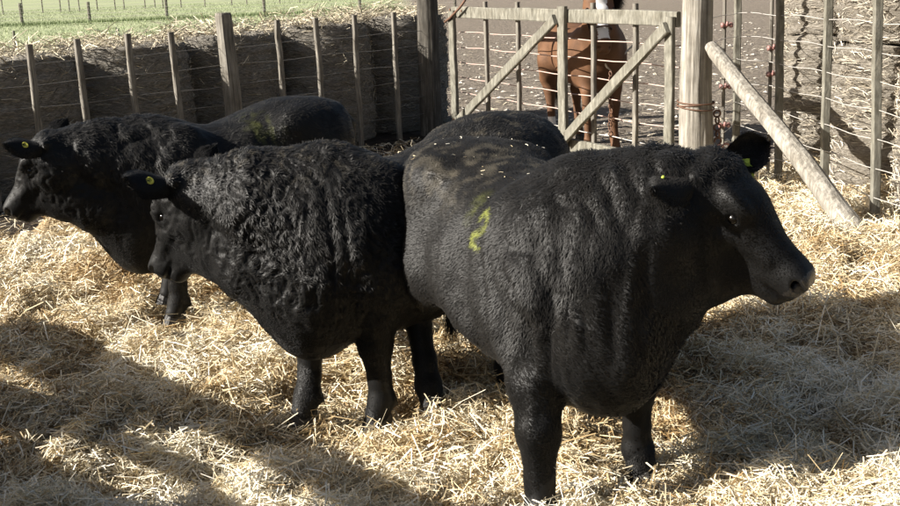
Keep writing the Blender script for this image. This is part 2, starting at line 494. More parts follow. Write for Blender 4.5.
# ------------------------------------------------------------------ round bales
def bale(cx, cy, z0, r, h, label, group, seed, ns=2600, top_straw=700, name='round_bale', pale=False):
    root = empty(name, (cx, cy, z0)); tag(root, label, 'hay bale', group)
    nu, nv = 96, 40
    u = np.linspace(0, 2 * np.pi, nu, endpoint=False)
    prof = []
    for v in np.linspace(0, 1, nv): prof.append((1 - .06 * (abs(v - .5) * 2) ** 6, v * h))
    for q in (.97, .9, .75, .5, .25, .02): prof.append((q * .95, h + .03 * (1 - q)))
    rows = []
    for k, (rr, z) in enumerate(prof):
        x = np.cos(u) * r * rr; y = np.sin(u) * r * rr; zz = np.full(nu, z)
        d = (.055 if pale else .03) * vnoise3(x * 3 + seed, y * 3, zz * 3, seed) + .016 * vnoise3(x * 5, y * 5, zz * 26 + seed, seed + 1) + .014 * vnoise3(x * 14, y * 14, zz * 30, seed + 2)
        if k < nv:
            d = d + (.024 if pale else .010) * np.sin(zz * 2 * np.pi / .115 + vnoise3(x * 2, y * 2, zz, seed + 7) * 2)
            rows.append(np.stack([x * (1 + d / r), y * (1 + d / r), zz + .01 * vnoise3(x * 4, y * 4, zz * 4, seed + 3)], 1))
        else:
            rows.append(np.stack([x, y, zz + d * 1.2], 1))
    V = np.concatenate(rows); m = len(prof)
    k, i = np.meshgrid(np.arange(m - 1), np.arange(nu), indexing='ij')
    a = (k * nu + i).ravel(); b = (k * nu + (i + 1) % nu).ravel()
    F = np.stack([a, b, b + nu, a + nu], 1)
    link_mesh('bale_core', np_mesh('bale_core', V, F), M_bale2 if pale else M_bale, root)
    rng = np.random.default_rng(seed)
    # loose ends sticking out of the sides, mostly lying round the bale
    n = ns; th = rng.uniform(0, 2 * np.pi, n); z = rng.uniform(0, h, n)
    rad = r * (1 - .06 * (np.abs(z / h - .5) * 2) ** 6) + rng.uniform(0, .03, n)
    P = np.stack([np.cos(th) * rad, np.sin(th) * rad, z], 1)
    V1, F1, t1 = strands(P, th + np.pi / 2 + rng.normal(0, .25, n), rng.normal(0, .35, n), rng.uniform(.05, .16, n), rng.uniform(.004, .008, n), rng.uniform(.02, .2, n), np.clip(rng.normal(.55, .22, n), 0, 1), rng)
    n = top_straw
    if n:
        th = rng.uniform(0, 2 * np.pi, n); q = np.sqrt(rng.random(n)) * 1.03
        P = np.stack([np.cos(th) * q * r, np.sin(th) * q * r, h + .02 + rng.random(n) ** 2 * .10 * (1.2 + vnoise2(np.cos(th) * q * 3 + seed, np.sin(th) * q * 3, seed))], 1)
        V2, F2, t2 = strands(P, rng.uniform(0, 6.28, n), rng.normal(.1, .4, n), rng.uniform(.08, .24, n), rng.uniform(.005, .010, n), rng.uniform(.02, .25, n), np.clip(rng.normal(.85, .2, n), 0, 1), rng)
        V1, F1, t1 = np.concatenate([V1, V2]), np.concatenate([F1, F2 + len(V1)]), np.concatenate([t1, t2])
    me = np_mesh('loose_ends', V1, F1, False); set_attr(me, 'tone', t1)
    o = link_mesh('loose_ends', me, M_hay2 if pale else M_hay, root); tag(o, kind='stuff')
    return root

def m_bale(nm, ca, cb, cc, cd):
    m, nt, b = mat(nm)
    tc = nt.nodes.new('ShaderNodeTexCoord')
    n1 = noise(nt, tc.outputs['Object'], 22, 6, .7, (1, 1, 4.5))
    n2 = noise(nt, tc.outputs['Object'], 4, 4, .6)
    r = ramp(nt, n1.outputs[0], [(.34, ca), (.5, cb), (.66, cc)])
    f_ = nd(nt, 'ShaderNodeMapRange'); nt.links.new(n2.outputs[0], f_.inputs[0]); f_.inputs[1].default_value = .35; f_.inputs[2].default_value = .75; f_.inputs[4].default_value = .7
    c = mixc(nt, f_.outputs[0], r.outputs[0], cd)
    nt.links.new(c, b.inputs['Base Color'])
    b.inputs['Roughness'].default_value = .9; b.inputs['Specular IOR Level'].default_value = .15
    bump(nt, n1.outputs[0], 1.0, .05, b)
    return m
M_bale = m_bale('weathered_bale', (.10, .09, .078), (.31, .285, .245), (.54, .50, .44), (.27, .248, .212))
M_bale2 = m_bale('pale_bale', (.085, .07, .055), (.27, .24, .195), (.50, .46, .40), (.25, .22, .18))

gl = 'round bales standing on end in a row behind the left fence'
BR = .645
names_l = ['dark round bale on end, at the far left edge of the bale row',
           'second dark round bale from the left, behind three thin battens',
           'dark round bale on end behind the thick grey post of the left fence',
           'dark round bale just right of the thick grey post, ragged pale top',
           'dark round bale on end behind the last battens, second from the gate corner',
           'dark round bale on end beside the tall corner post of the gate']
for k in range(6):
    t = -.75 + k * 1.265
    p = LF_A + LDIR * t - LNRM * (BR + .30 + (.1 if k == 3 else 0) + random.uniform(-.04, .04))
    bale(p.x, p.y, -.1, BR, [1.29, 1.27, 1.30, 1.33, 1.37, 1.39][k], names_l[k], gl, 40 + k, 2600, 900)

gr_ = 'round bales stacked on end behind the right fence'
rb = [((3.78, 10.42), 'far'), ((3.80, 9.08), 'mid'), ((3.83, 7.72), 'near')]
lab = {('far', 0): 'bottom round bale of the far stack, behind the leaning pole', ('far', 1): 'upper round bale of the far stack, above the leaning pole',
       ('mid', 0): 'sunlit bottom round bale of the middle stack between the last two battens', ('mid', 1): 'sunlit upper round bale of the middle stack at the top edge',
       ('near', 0): 'bottom round bale of the nearest stack at the right edge', ('near', 1): 'upper round bale of the nearest stack in the top right corner'}
for (xy, w) in rb:
    for lv in (0, 1):
        bale(xy[0] + .04 * lv, xy[1] + .03 * lv, -.1 + lv * 1.235, .585, 1.20, lab[(w, lv)], gr_, 60 + lv + int(xy[1] * 3), 3600, 600 if lv else 60, 'round_bale', True)

# ------------------------------------------------------------------ fences
def line_at(A, D, px, py=150):
    """point of the ground line A + t*D that stands at picture column px (used once, to space the posts)"""
    ry = fw + rt * ((px - 450) / 1100) + up * ((253 - py) / 1100)
    # intersect vertical plane through the camera along (ry.x, ry.y) with the line
    det = ry.x * (-D.y) - ry.y * (-D.x)
    s = (A.x * (-D.y) - A.y * (-D.x)) / det
    return Vector((ry.x * s, ry.y * s, 0))

left_fence = empty('wire_fence', LF_A)
tag(left_fence, 'wire fence with thin grey battens and one thick post, in front of the dark bales', 'fence')
def lpart(mb, name, m_, smooth=False):
    o = mb.build(name, m_, None, smooth); o.data.transform(Matrix.Translation(-LF_A)); o.parent = left_fence; return o
bat_px = [(-70, 75), (-22, 60), (33, 85), (82, 80), (132, 80), (178, 80), (281, 60), (320, 60), (357, 60), (396, 60)]
bats = []
for k, (px, py) in enumerate(bat_px):
    p = line_at(LF_A, LDIR, px, py)
    dd = p.length
    zt = {0: 1.34, 1: 1.34, 2: 1.33, 3: 1.345, 4: 1.36, 5: 1.345, 6: 1.39, 7: 1.38, 8: 1.385, 9: 1.385}[k]
    lean = LDIR * random.uniform(-.035, .01)
    mb = MB().beam((p.x, p.y, -.08), (p.x + lean.x, p.y + lean.y, zt), .058, .045, LDIR, 8, .004, .95, k)
    lpart(mb, 'batten', M_grey); bats.append(p)
p = line_at(LF_A, LDIR, 230, 60)
lpart(MB().tube([(p.x, p.y, -.1), (p.x - .005, p.y, .6), (p.x - .02, p.y, 1.1), (p.x - .03, p.y, 1.47), (p.x - .03, p.y, 1.495)], [.095, .090, .085, .08, .072], 14, True, .08, 3), 'post', M_grey)
for k, z in enumerate((.18, .38, .58, .78, .98, 1.16)):
    pts = []
    a = LF_A - LDIR * 1.6; b = HINGE
    for q in range(25):
        c = a.lerp(b, q / 24); pts.append((c.x + LNRM.x * -.026, c.y + LNRM.y * -.026, z + .009 * math.sin(q * 1.3 + k * 2.1) - .006 * k % .01))
    lpart(MB().tube(pts, .0028, 4), 'wire', M_dullwire, True)

# corner strainer post
strainer = MB().tube([(0, 0, -.15), (0, 0, .7), (.01, 0, 1.4), (0, 0, 2.05), (0, 0, 2.07)], [.135, .13, .125, .12, .10], 16, True, .06, 9).build('strainer_post', M_shadewood)
strainer.location = HINGE + Vector((-.02, .05, 0)); tag(strainer, 'tall thick dark corner post where the left fence meets the gate', 'post')
# latch post: pale barked log
latch = empty('latch_post', LATCH); tag(latch, 'thick pale log post in the middle right with a wire loop tied round it', 'post')
MB().tube([(0, .0, -.2), (0.01, 0, .2), (0, 0, .5), (-.012, 0, .8), (-.006, 0, 1.1), (0, 0, 1.5), (.01, 0, 1.95), (.01, 0, 1.98)], [.150, .148, .142, .135, .130, .125, .115, .09], 18, True, .07, 12).build('log', M_log, latch, False)
mbw = MB()
for z, tl in ((.66, .10), (.68, -.06), (.70, .05)):
    mbw.torus((0, 0, z), .150, .006, (tl, -tl, 1), 28, 5)
mbw.build('wire_loop', M_rust, latch, True)
mbc = MB()
for k in range(5):
    mbc.torus((.17, -.03 - .01 * k, .60 - .055 * k), .028, .008, (1, .3, 0) if k % 2 else (0, 1, .2), 12, 5)
mbc.build('chain', M_rust, latch, True)
mbc = MB()
for k in range(3):
    mbc.torus((.19 + .05 * k, -.06, .34 - .01 * k), .026, .009, (0, 1, .2) if k % 2 else (.3, .3, 1), 12, 5)
mbc.build('chain_hook', M_red, latch, True)

# right wire fence
rp = [(2.66, 10.0), (2.84, 9.28), (2.94, 8.42), (3.03, 7.60), (3.10, 6.75)]
RF0 = Vector((2.94, 8.42, 0))
right_fence = empty('wire_fence', RF0); tag(right_fence, 'wire fence with pale battens and red insulators in front of the sunlit bales', 'fence')
def rpart(mb, name, m_, smooth=False):
    o = mb.build(name, m_, None, smooth); o.data.transform(Matrix.Translation(-RF0)); o.parent = right_fence; return o
for k, (x, y) in enumerate(rp):
    off = [-.02, -.05, -.04, -.09, -.05][k]
    rpart(MB().beam((x, y, -.1), (x + off, y, 1.95), .062, .05, (1, 0, 0), 9, .004, .97, 50 + k), 'batten', M_gate)
for k, z in enumerate((.16, .36, .56, .76, .96, 1.16, 1.36, 1.56)):
    pts = []
    way = [(2.19, 9.05)] + rp
    for i in range(len(way) - 1):
        for q in range(6):
            u = q / 6; x = way[i][0] * (1 - u) + way[i + 1][0] * u; y = way[i][1] * (1 - u) + way[i + 1][1] * u
            pts.append((x - .03, y - .034, z + .008 * math.sin(i * 6 + q + k)))
    pts.append((rp[-1][0] - .03, rp[-1][1] - .03, z))
    rpart(MB().tube(pts, .0035, 4), 'wire', M_wire, True)
# two thin rods with red insulators
for (x, y, zs, zb) in ((2.47, 9.72, (1.75, 1.52, 1.27, .74, .40), .0), (2.80, 9.45, (1.08, .86), .55)):
    r_ = MB().tube([(x, y, -.1), (x - .02, y, 1.9)], .016, 6).build('rod', M_grey, None); r_.data.transform(Matrix.Translation(-RF0)); r_.parent = right_fence
    for z in zs:
        mb = MB(); mb.tube([(x - .05, y - .03, z), (x - .03, y - .03, z), (x - .02, y - .03, z), (x + .02, y - .03, z), (x + .03, y - .03, z), (x + .05, y - .03, z)], [.022, .024, .013, .013, .024, .022], 8)
        mb.tube([(x, y + .005, z - .02), (x, y - .045, z), (x, y - .055, z + .03)], .012, 6)
        rpart(mb, 'insulator', M_red, True)

# leaning pole
B = Vector((2.76, 7.10, -.05)); Tt = Vector((2.13, 8.86, 1.16))
pd = (Tt - B)
pole = MB().tube([B - B, pd * .15, pd * .35 + Vector((.01, 0, .015)), pd * .55 + Vector((.0, 0, .02)), pd * .75, pd * .96, pd], [.080, .077, .072, .067, .062, .056, .046], 14, True, .08, 21).build('leaning_pole', M_log)
pole.location = B; tag(pole, 'pale weathered pole leaning on the thick log post, its foot in the straw', 'pole')

# ------------------------------------------------------------------ gate
G0 = Vector((.14, 12.9, 0)); G1 = Vector((1.95, 9.20, 0)); GL = (G1 - G0).length; GD = (G1 - G0) / GL; GN = Vector((-GD.y, GD.x, 0))
if GN.y > 0: GN = -GN                                # towards the camera
gate = empty('farm_gate', G0); tag(gate, 'pale wooden gate with two diagonal braces and wires, closed across the pen', 'gate')
gate.rotation_euler = (0, 0, math.atan2(GD.y, GD.x))
def gq(s_, z, n=0.0):       # gate-local: x along, y negative toward camera?
    return Vector((s_, n, z))
sgn = 1 if Matrix.Rotation(math.atan2(GD.y, GD.x), 3, 'Z') @ Vector((0, 1, 0)) @ GN > 0 else -1
ZT, ZB = 1.36, .12
c_ = GL * .585
def gb(a, b, w, t, n, name='rail', m_=M_gate, seed=0):
    MB().beam(gq(a[0], a[1], sgn * n), gq(b[0], b[1], sgn * n), w, t, (0, 0, 1) if abs(a[0] - b[0]) > .4 else (1, 0, 0), 10, .003, 1.0, seed).build(name, m_, gate)
gb((0, ZT), (GL, ZT), .125, .045, 0, 'top_rail', seed=1)
gb((0, ZB), (GL, ZB), .125, .045, 0, 'bottom_rail', seed=2)
gb((.06, -.0), (.06, ZT + .02), .12, .045, .047, 'end_stile', seed=3)
gb((GL - .05, .02), (GL - .05, ZT + .02), .10, .045, .047, 'end_stile', seed=4)
gb((c_, -.05), (c_, ZT + .09), .125, .05, .050, 'centre_stile', seed=5)
gb((.25, ZB + .03), (c_ - .05, ZT - .03), .10, .045, .097, 'brace', seed=6)
gb((c_ + .05, ZB + .05), (GL - .04, ZT - .06), .10, .045, .097, 'brace', seed=7)
for k, f_ in enumerate((.17, .34, .68, .84)):
    gb((GL * f_, .13), (GL * f_, ZT + (.12 if k < 5 else 0)), .050, .040, -.046, 'dropper', M_grey, 10 + k)
for k in range(6):
    z = .26 + .175 * k
    pts = [gq(GL * q / 16, z + .006 * math.sin(q * 1.7 + k), -sgn * .074 + 0) for q in range(17)]
    MB().tube(pts, .0055, 5).build('wire', M_rustwire if k != 0 else M_wire, gate, True)
for s_, z in ((.07, 1.39), (.12, 1.33), (.35, 1.38), (.07, .14)):
    MB().tube([gq(s_, z, sgn * .068), gq(s_, z, sgn * .078)], .014, 8).build('bolt', M_rust, gate)
MB().tube([gq(-.05, 1.25, sgn * .085), gq(.1, 1.30, sgn * .09), gq(.35, 1.42, sgn * .085), gq(.45, 1.5, sgn * .07)], .014, 6).build('twisted_wire_tie', M_rust, gate, True)
mbc = MB()
for k in range(14):
    mbc.torus(gq(GL * .775 + .01 * math.sin(k), .86 - .042 * k, sgn * .035), .022, .006, (1, 0, .1) if k % 2 else (0, 1, .1), 10, 4)
mbc.build('hanging_chain', M_rust, gate, True)

# out of the frame on the left: the pen's plank fence whose shadow stripes the straw
sd2 = Vector((.685, -.728, 0))
S0 = Vector((-4.57, 4.97, 0))
plank = empty('plank_fence', S0); tag(plank, 'plank fence of wide boards closing the pen on the left', 'fence')
SL = 5.3
def sp(t, z): p_ = sd2 * t; return Vector((p_.x, p_.y, z))
for k, (za, zb_, w_, t0, t1) in enumerate(((1.275, 1.275, .25, -.3, 1.75), (1.33, 1.34, .13, 1.76, 3.1), (1.33, 1.40, .27, 3.11, SL + .4), (.83, 1.04, .22, -.3, 1.65), (1.095, 1.095, .09, 1.66, 2.45), (.965, .96, .33, 2.46, SL),
                                           (.54, .55, .36, -.3, 1.65), (.69, .69, .48, 1.66, 2.45), (.56, .55, .36, 2.46, SL), (.19, .19, .33, -.3, 2.6), (.18, .19, .33, 2.61, SL))):
    MB().beam(sp(t0, za), sp(t1, zb_), w_, .04, (0, 0, 1), 12, .006, 1.0, 80 + k).build('plank', M_grey, plank)
for t in (0.1, 1.75, 3.4, 5.15):
    MB().beam(sp(t, -.1) + Vector((-.06, -.06, 0)), sp(t, 1.5) + Vector((-.06, -.06, 0)), .13, .10, sd2, 6, .005, 1, 90).build('post', M_grey, plank)

# ------------------------------------------------------------------ far fences in the field
def far_fence(pts_px, Y0, slope, h, w, label, seed, nw=5, extra=()):
    root = None; ps = []
    for px in pts_px:
        a = Vector((0, Y0, 0)); D = Vector((1, slope, 0)); p = line_at(a, D, px, 5); ps.append(p)
    root = empty('field_fence', ps[0]); tag(root, label, 'fence')
    for i, p in enumerate(ps):
        l = p - ps[0]
        MB().tube([l + Vector((0, 0, -.15)), l + Vector((random.uniform(-.02, .02), 0, h * random.uniform(.96, 1.04)))], w, 7, True, .05, i).build('post', M_gate, root)
    for k in range(nw):
        z = h * (.2 + .75 * k / (nw - 1))
        MB().tube([(p - ps[0]) + Vector((0, -w, z)) for p in ps], .006, 4).build('wire', M_wire, root)
far_fence([-90, 20, 88, 166, 264, 360, 455], 62, .12, 1.05, .085, 'nearer field fence of stout posts crossing the green field', 3)
far_fence([-40, -18, 2, 22, 42, 60, 69, 79, 97, 115, 124, 145, 155, 163, 181, 205, 232, 247, 280, 300, 330, 352, 380, 410, 440], 92, .12, 1.15, .05, 'farther field fence of many thin posts across the green field', 4, 4)
p = Vector((-7.4, 18.3, 0))
p = line_at(Vector((0, 36, 0)), Vector((1, 0, 0)), 13, 30)
o = MB().tube([(0, 0, -.15), (.01, 0, .5), (.01, 0, .52)], [.05, .045, .03], 8, True, .05, 2).build('marker_stake', M_gate); o.location = p
tag(o, 'short pale stake alone in the grass above the left bales', 'stake')

# grass tufts along the near field fence and in the field
def build_grass():
    rng = RNG; n = 40000
    y = rng.uniform(34, 100, n) ** 1.0; x = rng.uniform(-.5, -.04, n) * y
    near = rng.random(n) < .25
    y = np.where(near, 62 + .12 * x + rng.normal(-.4, .35, n), y)
    P = np.stack([x, y, np.full(n, -.05)], 1)
    L = rng.uniform(.05, .13, n) * (1 + .8 * near); yaw = rng.uniform(0, 6.28, n)
    sx, sy = np.cos(yaw) * .014, np.sin(yaw) * .014
    lx = rng.normal(0, .06, n); ly = rng.normal(0, .06, n)
    V = np.stack([P + np.stack([-sx, -sy, 0 * sx], 1), P + np.stack([sx, sy, 0 * sx], 1), P + np.stack([lx, ly, L], 1)], 1).reshape(-1, 3)
    F = np.arange(n * 3).reshape(-1, 3)
    me = np_mesh('meadow_grass', V, F, False); set_attr(me, 'tone', np.repeat(np.clip(rng.normal(.5, .2, n) - .3 * near, 0, 1), 3))
    o = link_mesh('meadow_grass', me, m_strand('grass_blades', [(0, (.13, .17, .07)), (.5, (.26, .31, .16)), (1, (.38, .40, .25))], .6)); tag(o, kind='stuff')
build_grass()

# pale stones and debris on the bare yard
def build_debris():
    rng = RNG; n = 1700
    y = 9.5 + 26 * rng.random(n) ** 1.5; x = rng.uniform(.0, .62, n) * y
    gx = (x - LATCH.x) * (GN.x) + (y - LATCH.y) * GN.y
    ok = (gx < -.25) & (x > -.0) & ~((x > 2.6) & (y < 9.6)); x, y = x[ok], y[ok]; n = len(x)
    base = np.array([[1,0,0],[0,1,0],[-1,0,0],[0,-1,0],[0,0,1],[0,0,-.6]], float)
    f = np.array([[0,1,4],[1,2,4],[2,3,4],[3,0,4],[1,0,5],[2,1,5],[3,2,5],[0,3,5]])
    sz = rng.uniform(.012, .045, n) * (1 + .4 * (rng.random(n) < .1))
    a = rng.uniform(0, 6.28, n)
    V = base[None] * (sz[:, None, None] * rng.uniform(.6, 1.5, (n, 6, 3))) * np.array([1.3, 1, .5])
    c, s = np.cos(a)[:, None], np.sin(a)[:, None]
    X = V[:, :, 0] * c - V[:, :, 1] * s; Y = V[:, :, 0] * s + V[:, :, 1] * c
    V = np.stack([X + x[:, None], Y + y[:, None], V[:, :, 2] - .085 + .03 * vnoise2(x * .7, y * .7, 21)[:, None]], -1).reshape(-1, 3)
    F = (f[None] + (np.arange(n) * 6)[:, None, None]).reshape(-1, 3)
    o = link_mesh('pale_stones', np_mesh('pale_stones', V, F, False), M_stone); tag(o, kind='stuff')
    # trampled straw litter
    n = 9000; y = 9.3 + 22 * rng.random(n) ** 1.6; x = rng.uniform(0, .62, n) * y
    gx = (x - LATCH.x) * (GN.x) + (y - LATCH.y) * GN.y; ok = gx < -.1; x, y = x[ok], y[ok]; n = len(x)
    V, F, t = strands(np.stack([x, y, -.075 + .03 * vnoise2(x * .7, y * .7, 21) + rng.random(n) * .02], 1), rng.uniform(0, 6.28, n), rng.normal(0, .12, n), rng.uniform(.05, .16, n), rng.uniform(.005, .012, n), rng.uniform(.02, .2, n), np.clip(rng.normal(.5, .25, n), 0, 1), rng)
    me = np_mesh('straw_litter', V, F, False); set_attr(me, 'tone', t)
    tag(link_mesh('straw_litter', me, M_hay), kind='stuff')
build_debris()
print('setting', round(time.time() - T0, 1))

# ------------------------------------------------------------------ animals: one smooth skin grown round a pose
class Field:
    def __init__(s, lo, hi, h):
        s.lo = np.array(lo, np.float32); s.h = h
        s.n = np.ceil((np.array(hi) - s.lo) / h).astype(int) + 1
        s.V = np.full(s.n, .5, np.float32)
        s.ax = [s.lo[i] + np.arange(s.n[i], dtype=np.float32) * h for i in range(3)]
    def region(s, lo, hi):
        a = np.clip(np.floor((np.array(lo) - s.lo) / s.h).astype(int), 0, s.n); b = np.clip(np.ceil((np.array(hi) - s.lo) / s.h).astype(int) + 1, 0, s.n)
        sl = tuple(slice(a[i], b[i]) for i in range(3))
        X = s.ax[0][sl[0]][:, None, None]; Y = s.ax[1][sl[1]][None, :, None]; Z = s.ax[2][sl[2]][None, None, :]
        return sl, X, Y, Z
    def add(s, sl, d, k, sub=False):
        a = s.V[sl]
        if sub:
            d = -d; h = np.clip(.5 - .5 * (a - d) / k, 0, 1); s.V[sl] = a * (1 - h) + d * h + k * h * (1 - h)
        else:
            h = np.clip(.5 + .5 * (a - d) / k, 0, 1); s.V[sl] = a * (1 - h) + d * h - k * h * (1 - h)
    def cone(s, a, b, ra, rb, k=.05, sub=False):
        a = np.array(a, np.float32); b = np.array(b, np.float32); m = max(ra, rb) + k + .03
        sl, X, Y, Z = s.region(np.minimum(a, b) - m, np.maximum(a, b) + m)
        ab = b - a; L2 = float(ab @ ab) + 1e-9
        t = np.clip(((X - a[0]) * ab[0] + (Y - a[1]) * ab[1] + (Z - a[2]) * ab[2]) / L2, 0, 1)
        d = np.sqrt((X - a[0] - t * ab[0]) ** 2 + (Y - a[1] - t * ab[1]) ** 2 + (Z - a[2] - t * ab[2]) ** 2) - (ra + (rb - ra) * t)
        s.add(sl, d, k, sub)
    def chain(s, pts, rad, k=.05):
        for i in range(len(pts) - 1): s.cone(pts[i], pts[i + 1], rad[i], rad[i + 1], k if i == 0 else .025)
    def ell(s, c, r, Rm=None, k=.05, sub=False):
        c = np.array(c, np.float32); r = np.array(r, np.float32); m = r.max() + k + .03
        sl, X, Y, Z = s.region(c - m, c + m)
        x, y, z = X - c[0], Y - c[1], Z - c[2]
        if Rm is not None:
            x, y, z = (x * Rm[0][0] + y * Rm[0][1] + z * Rm[0][2], x * Rm[1][0] + y * Rm[1][1] + z * Rm[1][2], x * Rm[2][0] + y * Rm[2][1] + z * Rm[2][2])
        k0 = np.sqrt((x / r[0]) ** 2 + (y / r[1]) ** 2 + (z / r[2]) ** 2)
        k1 = np.sqrt((x / r[0] ** 2) ** 2 + (y / r[1] ** 2) ** 2 + (z / r[2] ** 2) ** 2) + 1e-6
        s.add(sl, k0 * (k0 - 1) / k1, k, sub)
    def loft(s, st, org=(0, 0, 0), Rm=None, p=2.3, zc=.5, k=.05, plo=None):
        """st rows: x, ztop, zbot, halfwidth, given in a frame with rows Rm (forward, left, up)"""
        st = np.array(st, np.float32); xs = st[:, 0]
        xx = np.linspace(xs[0], xs[-1], 200)
        def cr(v):     # smooth interpolation through the stations
            m = np.gradient(v, xs); i = np.clip(np.searchsorted(xs, xx) - 1, 0, len(xs) - 2); h = xs[i + 1] - xs[i]; t = (xx - xs[i]) / h
            return (2*t**3-3*t**2+1)*v[i] + (t**3-2*t**2+t)*h*m[i] + (-2*t**3+3*t**2)*v[i+1] + (t**3-t**2)*h*m[i+1]
        top, bot, wd = cr(st[:, 1]), cr(st[:, 2]), np.maximum(cr(st[:, 3]), .01)
        org = np.array(org, np.float32)
        if Rm is None:
            lo = org + [xs[0] - .12, -wd.max() - .12, bot.min() - .12]; hi = org + [xs[-1] + .12, wd.max() + .12, top.max() + .12]
        else:
            m = max(abs(xs[0]), abs(xs[-1])) + .12; lo = org - m; hi = org + m
        sl, X, Y, Z = s.region(lo, hi)
        x, y, z = X - org[0], Y - org[1], Z - org[2]
        if Rm is not None:
            x, y, z = (x * Rm[0][0] + y * Rm[0][1] + z * Rm[0][2], x * Rm[1][0] + y * Rm[1][1] + z * Rm[1][2], x * Rm[2][0] + y * Rm[2][1] + z * Rm[2][2])
        xc = np.clip(x, xs[0], xs[-1])
        t_, b_, w_ = np.interp(xc, xx, top), np.interp(xc, xx, bot), np.interp(xc, xx, wd)
        cz = b_ + (t_ - b_) * zc
        hh = np.where(z > cz, t_ - cz, cz - b_)
        pp = np.where(z > cz, p, plo if plo else p)
        g = ((np.abs(y) / w_) ** pp + (np.abs(z - cz) / hh) ** pp) ** (1 / pp)
        d = (g - 1) * np.minimum(w_, hh)
        ox = x - xc
        d = np.where(np.abs(ox) > 0, np.sqrt(np.maximum(d, 0) ** 2 + ox ** 2), d)
        s.add(sl, d.astype(np.float32), k)
    def mesh(s):
        V = s.V; S = V < 0; nx, ny, nz = V.shape
        c = np.zeros((nx - 1, ny - 1, nz - 1), np.int8)
        for i in (0, 1):
            for j in (0, 1):
                for k in (0, 1): c += S[i:nx - 1 + i, j:ny - 1 + j, k:nz - 1 + k]
        act = (c > 0) & (c < 8); I = np.argwhere(act); idx = np.full(act.shape, -1, np.int64); idx[act] = np.arange(len(I))
        P = np.zeros((len(I), 3)); W = np.zeros(len(I))
        cv = {(i, j, k): V[I[:, 0] + i, I[:, 1] + j, I[:, 2] + k] for i in (0, 1) for j in (0, 1) for k in (0, 1)}
        for a in cv:
            for ax in range(3):
                if a[ax] == 0:
                    b = list(a); b[ax] = 1; b = tuple(b); va, vb = cv[a], cv[b]; cr = (va < 0) != (vb < 0)
                    t = np.where(cr, va / np.where(cr, va - vb, 1), 0); q = np.array(a, float)[None] + np.zeros((len(I), 3)); q[:, ax] += t
                    P += q * cr[:, None]; W += cr
        P = (P / W[:, None] + I) * s.h + s.lo
        Fs = []
        for ax in range(3):
            u, v = [(1, 2), (2, 0), (0, 1)][ax]
            sa = [slice(None)] * 3; sb = [slice(None)] * 3; sa[ax] = slice(0, -1); sb[ax] = slice(1, None)
            A, B_ = S[tuple(sa)], S[tuple(sb)]; E = np.argwhere(A != B_)
            E = E[(E[:, u] > 0) & (E[:, v] > 0) & (E[:, u] < V.shape[u] - 1) & (E[:, v] < V.shape[v] - 1)]
            def cell(du, dv):
                q = E.copy(); q[:, u] += du; q[:, v] += dv; return idx[q[:, 0], q[:, 1], q[:, 2]]
            quad = np.stack([cell(-1, -1), cell(0, -1), cell(0, 0), cell(-1, 0)], 1)
            flip = ~A[E[:, 0], E[:, 1], E[:, 2]]
            quad[flip] = quad[flip][:, ::-1]; Fs.append(quad)
        F = np.concatenate(Fs); F = F[(F >= 0).all(1)]
        return P, F

def smooth_mesh(P, F, it=2, lam=.5):
    a = np.concatenate([F[:, i] for i in range(4)]); b = np.concatenate([F[:, (i + 1) % 4] for i in range(4)])
    n = len(P); cnt = np.bincount(a, minlength=n) + np.bincount(b, minlength=n)
    for _ in range(it):
        S = np.stack([np.bincount(a, P[b, i], n) + np.bincount(b, P[a, i], n) for i in range(3)], 1) / np.maximum(cnt, 1)[:, None]
        P = P + (S - P) * lam
    return P

def normals(P, F):
    n = np.cross(P[F[:, 2]] - P[F[:, 0]], P[F[:, 3]] - P[F[:, 1]]); N = np.zeros_like(P)
    for i in range(4):
        for c in range(3): N[:, c] += np.bincount(F[:, i], n[:, c], len(P))
    return N / (np.linalg.norm(N, axis=1, keepdims=True) + 1e-9)

def poly_d(P2, line):
    d = np.full(len(P2), 9.0)
    for a, b in zip(line[:-1], line[1:]):
        a, b = np.array(a), np.array(b); ab = b - a; t = np.clip(((P2 - a) @ ab) / (ab @ ab), 0, 1)
        d = np.minimum(d, np.linalg.norm(P2 - a - t[:, None] * ab, axis=1))
    return d

